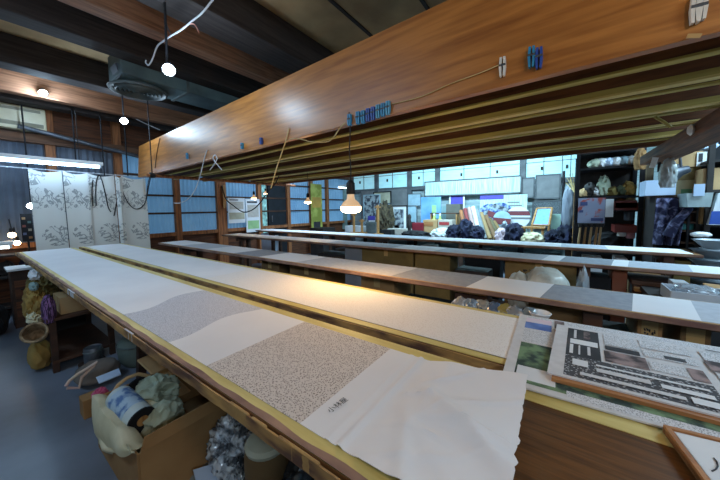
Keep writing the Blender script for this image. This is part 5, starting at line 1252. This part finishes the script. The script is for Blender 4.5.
for i, (x, c, n) in enumerate(((595, m_sage, 'leftmost, greenish'), (602, m_paper, 'second, white'), (609, m_paperblue, 'third, bluish'), (616, m_paper, 'fourth, white'), (624, m_lblue, 'fifth, grey blue'), (631, m_paper, 'rightmost, white'))):
    q = at(x, 163, Y=YR_+.12)
    lump('cloth_packet', 'folded packet on the top shelf of the steel rack, %s' % n, 'packet', (q.x, YR_+.17, sz1+.06), (.15, .26, .15), c, 250+i, 'packets on the top shelf', .2, 2.2, 3)
z0_ = shz[0]+.0130
for i, (x, y, w_, h_, m, n) in enumerate(((584, 192, .10, .13, m_card3, 'tan lump at the left end'), (590, 186, .12, .22, m_dark, 'dark lump, second from the left'), (596, 189, .10, .14, m_cotton, 'white cloth lump, third from the left'), (604, 182, .14, .30, m_sage, 'pale rolled sheet lump in the middle'), (612, 190, .13, .14, m_olive, 'olive lump right of the middle'), (621, 189, .13, .15, mat('moss', rgb(80, 88, 66), rough=.9), 'moss green lump, second from the right'), (629, 186, .14, .2, m_mustard, 'ochre lump at the right end'))):
    q = at(x, y, Y=YR_+.12)
    lump('supply_bundle', '%s of the middle rack shelf' % n, 'bundle', (q.x, YR_+.17, z0_+h_*.42), (w_, .22, h_), m, 260+i, 'bundles on the middle rack shelf', .3, 2.2, 3)
a = pbox(634, 150, 646, 172, YR_-.1)
lump('brown_sack', 'tan brown sack hanging at the upper right corner of the steel rack', 'sack', ((a[0]+a[1])/2, YR_-.12, (a[2]+a[3])/2), (a[1]-a[0], .18, (a[3]-a[2])*1.1), m_card, 270, None, .2, 2)
framed('poster with red and blue figures fixed on the front of the steel rack', 578, 198, 605, 223, YR_-.04, mat('figure_poster', rgb(166, 84, 80), rgb(140, 146, 170), rough=.8, scale=7, detail=3, lo=.54, hi=.60), None, 0, 'poster', 'rack_poster',
       fill=((.08, .7, .35, .85, C_('print_navy', 74, 84, 130)), (.05, .42, .2, .52, C_('print_navy', 74, 84, 130)), (.5, .08, .95, .2, C_('print_navy', 74, 84, 130))))
framed('white paper sheet beside the poster on the steel rack', 605.5, 199, 613.5, 217, YR_-.045, m_paper, None, 0, 'paper', 'rack_paper')
for i, (y, n) in enumerate(((199, 'top'), (210, 'upper'), (224, 'lower'))):
    q = at(626, y+5, Y=YR_+.05)
    w_ = at(637, y, Y=YR_+.1).x-at(615, y, Y=YR_+.1).x
    tray((q.x, YR_+.24, at(626, y+9, Y=YR_).z if i != 1 else shz[2]+.011), w_, .36, .10, mat('red_tray', rgb(140, 60, 54), rough=.4), '%s red tray in the right half of the steel rack' % n, 'red trays in the steel rack')
for i, (x, y, m, n) in enumerate(((631, 202, m_cream, 'cream jar in the top red tray'), (621, 203, m_orange, 'orange jar in the top red tray'), (629, 215, m_iron, 'silvery tin in the upper red tray'), (622, 231, m_cotton, 'white pack in the lower red tray'), (631, 233, C_('rose_pack', 200, 140, 146), 'rose pack in the lower red tray'))):
    q = at(x, y+4, Y=YR_+.12); z = q.z-.02
    o = MB().lathe([(0, 0), (.045, 0), (.05, .01), (.05, .12), (.03, .14), (0, .14)], c=(q.x, YR_+.16, z)).build('small_jar', m, smooth=True); tag(o, n, 'jar', 'small goods in the red trays')
z_ = .6325
for i, x in enumerate((578.5, 584, 589.5, 595, 599)):
    q0 = at(x-1, 247, Y=YR_+.06); q1 = at(x+2, 227, Y=YR_+.06); q0.z = z_
    t = thing('brush_stick', q0, '%s tan brush standing in the lower left of the steel rack' % ['first', 'second', 'third', 'fourth', 'fifth'][i], 'brush', 'brushes in the steel rack')
    MB().rod(q0, q1, .018, .012, 8).build('handle', m_tan if i % 2 else m_card3, t)
    MB().rod(q1, q1+(q1-q0).normalized()*.05, .03, .036, 8).build('bristles', m_dark, t)
lump('black_bundle', 'black bundle in the lower middle of the steel rack', 'bundle', (at(608, 238, Y=YR_+.2).x, YR_+.24, z_+.12), (.34, .3, .28), m_black, 280, None, .2)

# ------------------------------------------------------------------ right-hand corner
YC_ = 4.55
def onR(label, x0, y0, x1, y1, Y, dep, m, name, cat, zb=None, bevel=.004, group=None):
    a = pbox(x0, y0, x1, y1, Y); z0_ = a[2] if zb is None else zb
    return tag(MB().box(((a[0]+a[1])/2, Y+dep/2, (z0_+a[3])/2), (a[1]-a[0], dep, a[3]-z0_)).build(name, m, bevel=bevel), label, cat, group)
onR('greyish brown wooden post right of the steel rack', 640, 160, 652, 250, 5.3, .14, wood('weathered_post', rgb(126, 110, 84), rgb(84, 70, 50), 'Z'), 'wooden_post', 'post', zb=0)
a = pbox(654, 198, 700, 250, YC_); CX0, CX1, CT = a[0], a[1], at(680, 197, Y=YC_).z
t = thing('dark_cabinet', ((CX0+CX1)/2, YC_+.25, 0), 'dark open shelf cabinet behind the navy hanging cloth', 'cabinet')
for x in (CX0+.015, CX1-.015): MB().box((x, YC_+.25, CT/2), (.03, .5, CT)).build('side_panel', m_dark, t)
MB().box(((CX0+CX1)/2, YC_+.49, CT/2), (CX1-CX0-.06, .02, CT)).build('back_panel', m_black, t)
zs = [at(688, y, Y=YC_).z for y in (212, 222.5, 231, 243)] + [.1]
for z in zs: MB().box(((CX0+CX1)/2, YC_+.24, z), (CX1-CX0-.06, .48, .02)).build('shelf', m_rustic, t)
MB().box(((CX0+CX1)/2, YC_+.25, CT+.011), (CX1-CX0, .5, .022)).build('cabinet_top', m_rustic, t)
def nav(u, v):
    x0, x1 = at(655, 215, Y=YC_-.05).x, at(687, 215, Y=YC_-.05).x
    z1_, z0_ = at(668, 198, Y=YC_-.05).z, at(668, 245, Y=YC_-.05).z
    x = x0+(x1-x0)*u*(1-.30*v*max(0, u-.2)); 
    return (x, YC_-.06+.03*math.sin(u*16+v*2)*(.4+v), z1_+(z0_-z1_)*v)
m_navpat = mat('navy_print', rgb(128, 130, 166), rgb(34, 36, 66), rough=.85, scale=14, detail=5, lo=.48, hi=.66, distort=1.0)
tag(MB().grid(nav, 26, 20).thicken(.004).build('navy_cloth', m_navpat, smooth=True), 'navy patterned cloth hanging over the dark cabinet', 'cloth')
fold = [at(668, 236, Y=YC_-.1), at(676, 222, Y=YC_-.12), at(686, 212, Y=YC_-.1), at(690, 208, Y=YC_-.08)]
tag(MB().tube(fold, .05, 10, .03).build('navy_cloth', m_navpat, smooth=True), 'twisted fold of navy patterned cloth slanting up to the right', 'cloth')
onR('teal box on a shelf of the dark cabinet', 681, 224, 697, 230, YC_+.06, .3, C_('teal_box', 70, 150, 150), 'teal_box', 'box', zb=zs[2]+.011)
onR('brown box on the upper shelf of the dark cabinet', 688, 214, 699, 221, YC_+.08, .3, C_('maroon_box', 96, 56, 40), 'brown_box', 'box', zb=zs[1]+.011)
for i in range(4):
    a = pbox(657, 242, 697, 250, YC_-.3)
    pz_ = .52+.05*i
    tag(MB().box(((a[0]+a[1])/2+.02*(i % 2), YC_-.26, pz_), (a[1]-a[0]-.05*i, .3, .045), rz=.05*(i-1.5)).build('paper_stack', (m_paper, m_card3, m_paperblue, m_cream)[i], bevel=.006), ['lowest', 'second lowest', 'second highest', 'topmost'][i]+' layer of the paper stack before the dark cabinet', 'papers', 'papers before the dark cabinet')
tag(MB().box(((a[0]+a[1])/2, YC_-.26, .2485), (a[1]-a[0]+.02, .32, .495)).build('side_table', m_dark, bevel=.005), 'dark low side table under the paper stack', 'table')
ctop = CT+.0225
onR('white flat box on top of the dark cabinet, its plain side facing front', 645, 180, 676, 198, YC_-.02, .3, m_paperblue, 'white_box', 'box', zb=ctop)
a = pbox(650, 158, 662, 188, 3.9)
lump('clear_bag', 'clear plastic bag of small goods hanging from the cross timber', 'bag', ((a[0]+a[1])/2, 3.5, (a[2]+a[3])/2-.06), (a[1]-a[0]+.02, .14, (a[3]-a[2])*.95), mat('clear_bag', rgb(190, 196, 196), rgb(120, 124, 120), rough=.25, scale=10, spec=.8), 291, None, .18, 2)
q = pbox(650, 158, 656, 168, 3.45); tag(MB().box(((q[0]+q[1])/2, 3.42, (q[2]+q[3])/2), (q[1]-q[0], .01, q[3]-q[2]), ry=.2).build('white_tag', m_paper), 'white paper tag on the clear hanging bag', 'tag')
def clip_lamp(x, y, Y, label):
    p = at(x, y, Y=Y); t = thing('clip_lamp', p, label, 'lamp', 'silver clip lamps')
    M = Matrix.Translation(p) @ Matrix.Rotation(R(70), 4, 'Y')
    MB().lathe([(0, .11), (.03, .11), (.04, .06), (.075, 0), (.07, 0), (.03, .05), (0, .06)], M=M, seg=20).build('lamp_shade', m_iron, t, smooth=True)
    MB().rod(p+Vector((.06, 0, 0)), p+Vector((.04, 0, .16)), .01).build('clip_arm', m_iron, t)
clip_lamp(672, 174, 3.75, 'larger silver clip lamp below the cross timber'); clip_lamp(664, 172, 3.8, 'smaller silver clip lamp below the cross timber')
B1_ = onR('lowest box with a green printed side, on the dark cabinet', 676, 180, 703, 197, YC_+.12, .34, C_('beige_carton', 172, 158, 120), 'cardboard_box', 'box', zb=ctop)
z_a = at(690, 180, Y=YC_+.12).z
gp = pbox(681, 189, 692, 195, YC_+.115); tag(MB().box(((gp[0]+gp[1])/2, YC_+.117, (gp[2]+gp[3])/2), (gp[1]-gp[0], .004, gp[3]-gp[2])).build('green_label', C_('leaf_green', 86, 130, 90)), 'green label on the lowest stacked box', 'label')
gp = pbox(683, 179, 693, 181.5, YC_+.115)
onR('middle olive box of the stack on the dark cabinet', 675, 167, 701, 180, YC_+.13, .32, C_('olive_carton', 122, 104, 62), 'cardboard_box', 'box', zb=z_a+.001)
z_b = at(690, 167, Y=YC_+.13).z
onR('topmost tan box of the stack, under the cross timber', 672, 152, 703, 167, YC_+.11, .34, m_card3, 'cardboard_box', 'box', zb=z_b+.001)
a = pbox(697, 152, 707, 166, YC_+.09); tag(MB().box(((a[0]+a[1])/2, YC_+.10, (a[2]+a[3])/2), (a[1]-a[0], .006, a[3]-a[2])).build('paper_note', m_paper), 'white paper note stuck on the topmost tan box', 'paper')
a = pbox(698, 154, 704, 161, YC_+.09); tag(MB().box(((a[0]+a[1])/2, YC_+.096, (a[2]+a[3])/2), (.03, .002, .09)).build('ink_stroke', m_ink), 'dark brush stroke on the white paper note', 'mark')
lump('white_bag', 'bluish white paper bag on top of the topmost tan box', 'bag', at(701, 147, Y=YC_+.2), (.22, .2, .10), m_paperblue, 295, None, .2, 2)
# shelf unit at the far right
DX0, DX1 = at(707, 200, Y=4.4).x, 2.65
t = thing('right_shelf', ((DX0+DX1)/2, 4.75, 0), 'dark shelf unit at the right edge behind the tan box', 'shelf')
zz_ = [.12, .62, at(711, 226, Y=4.4).z, at(711, 191, Y=4.4).z, at(711, 164, Y=4.4).z+.03]
for z in zz_: MB().box(((DX0+DX1)/2, 4.72, z), (DX1-DX0, .6, .025)).build('shelf_board', m_dark, t)
for x in (DX0+.02, DX1-.02):
    for y in (4.44, 5.0): MB().box((x, y, 1.05), (.04, .04, 2.1)).build('post', m_dark, t)
MB().box(((DX0+DX1)/2, 5.02, 1.05), (DX1-DX0, .02, 2.1)).build('back_panel', m_black, t)
onR('tan cardboard box on the upper shelf at the right edge', 702.5, 168, 721, 190, 4.46, .3, m_card3, 'cardboard_box', 'box', zb=zz_[3]+.013)
onR('plain tan carton on the right edge shelf behind the white and blue box', 700.5, 207, 713, 224, 4.5, .3, m_card, 'cardboard_box', 'box', zb=zz_[2]+.013)
t = thing('detergent_box', (at(716, 210, Y=4.3).x, 4.33, zz_[2]+.013), 'white box with a blue lower band at the right edge', 'box')
a = pbox(709, 193, 727, 226, 4.38)
MB().prism([(a[0], 4.36, zz_[2]+.013), (a[1], 4.36, zz_[2]+.013), (a[1]+.02, 4.36, a[3]), (a[0]+.05, 4.36, a[3])], (0, .1, 0)).build('box_body', m_paper, t)
MB().prism([(a[0]+.001, 4.358, zz_[2]+.02), (a[1], 4.358, zz_[2]+.02), (a[1], 4.358, zz_[2]+.15), (a[0]+.012, 4.358, zz_[2]+.15)], (0, .002, 0)).build('blue_band', m_blue2, t)
MB().lathe([(0, 0), (.03, 0), (.03, .003), (0, .003)], M=Matrix.Translation((a[0]+.10, 4.357, zz_[2]+.22)) @ Matrix.Rotation(R(90), 4, 'X')).build('blue_dot', m_blue2, t)
# translucent bin with a card in front of it, on a bracket of the cabinet
a = pbox(685, 193, 712, 207, 4.25)
t = thing('clear_bin', ((a[0]+a[1])/2, 4.4, a[2]), 'translucent plastic bin before the stacked boxes', 'bin')
m_bin = mat('milky_plastic', rgb(176, 190, 190), rgb(150, 166, 168), rough=.3, alpha=.85)
bw = a[1]-a[0]; bc = (a[0]+a[1])/2; bh = a[3]-a[2]
MB().prism([(bc-bw*.42, 4.22, a[2]), (bc+bw*.42, 4.22, a[2]), (bc+bw*.5, 4.22, a[3]), (bc-bw*.5, 4.22, a[3])], (0, .008, 0)).build('bin_front', m_bin, t)
MB().prism([(bc-bw*.42, 4.50, a[2]), (bc+bw*.42, 4.50, a[2]), (bc+bw*.5, 4.50, a[3]), (bc-bw*.5, 4.50, a[3])], (0, .008, 0)).build('bin_back', m_bin, t)
for s in (-1, 1): MB().prism([(bc+s*bw*.42, 4.228, a[2]), (bc+s*bw*.42, 4.5, a[2]), (bc+s*bw*.5, 4.5, a[3]), (bc+s*bw*.5, 4.228, a[3])], (-s*.008, 0, 0)).build('bin_side', m_bin, t)
MB().box((bc, 4.365, a[2]+.005), (bw*.84, .28, .01)).build('bin_bottom', m_bin, t)
MB().rod((bc, 4.485, 0), (bc, 4.485, a[2]), .012).build('bin_stand', m_steel, t)
a = pbox(694, 184, 705, 196, 4.20); tag(MB().box(((a[0]+a[1])/2, 4.205, (a[2]+a[3])/2), (a[1]-a[0], .01, a[3]-a[2])).build('white_card', m_paperblue), 'small white card on the front of the translucent bin', 'card')
# silver bowls at the right edge
q = at(713, 247, Y=3.9)
tag(MB().box((q.x+.16, 4.0, .26), (.56, .46, .52)).build('bowl_bench', m_dark, bevel=.005), 'dark bench under the steel bowls at the right edge', 'bench')
zb_ = .521
for i in range(5):
    rr = .19-.012*i
    t = thing('steel_bowl', (q.x+.04, 4.0, zb_), ['lowest', 'second lowest', 'middle', 'second highest', 'topmost'][i]+' of the stacked steel bowls at the right edge', 'bowl', 'stacked steel bowls')
    MB().lathe([(0, 0), (rr*.5, 0), (rr*.95, .075), (rr, .08), (rr*.93, .082), (rr*.46, .008), (0, .008)], c=(q.x+.04, 4.0, zb_), seg=24).build('bowl_wall', mat('bowl_steel', rgb(170, 178, 184), rgb(140, 148, 156), rough=.35), t, smooth=True)
    MB().lathe([(rr, .078), (rr+.008, .082), (rr, .086)], c=(q.x+.04, 4.0, zb_), seg=24).build('rim', m_iron, t, smooth=True)
    zb_ += .09
a = pbox(699, 226, 719, 232, 4.0)
lump('white_parcel', 'white wrapped parcel on the shelf above the steel bowls', 'parcel', ((a[0]+a[1])/2+.05, 4.37, zz_[2]-.02-.07), (.14, .12, .06), m_paper, 301, None, .12, 2)
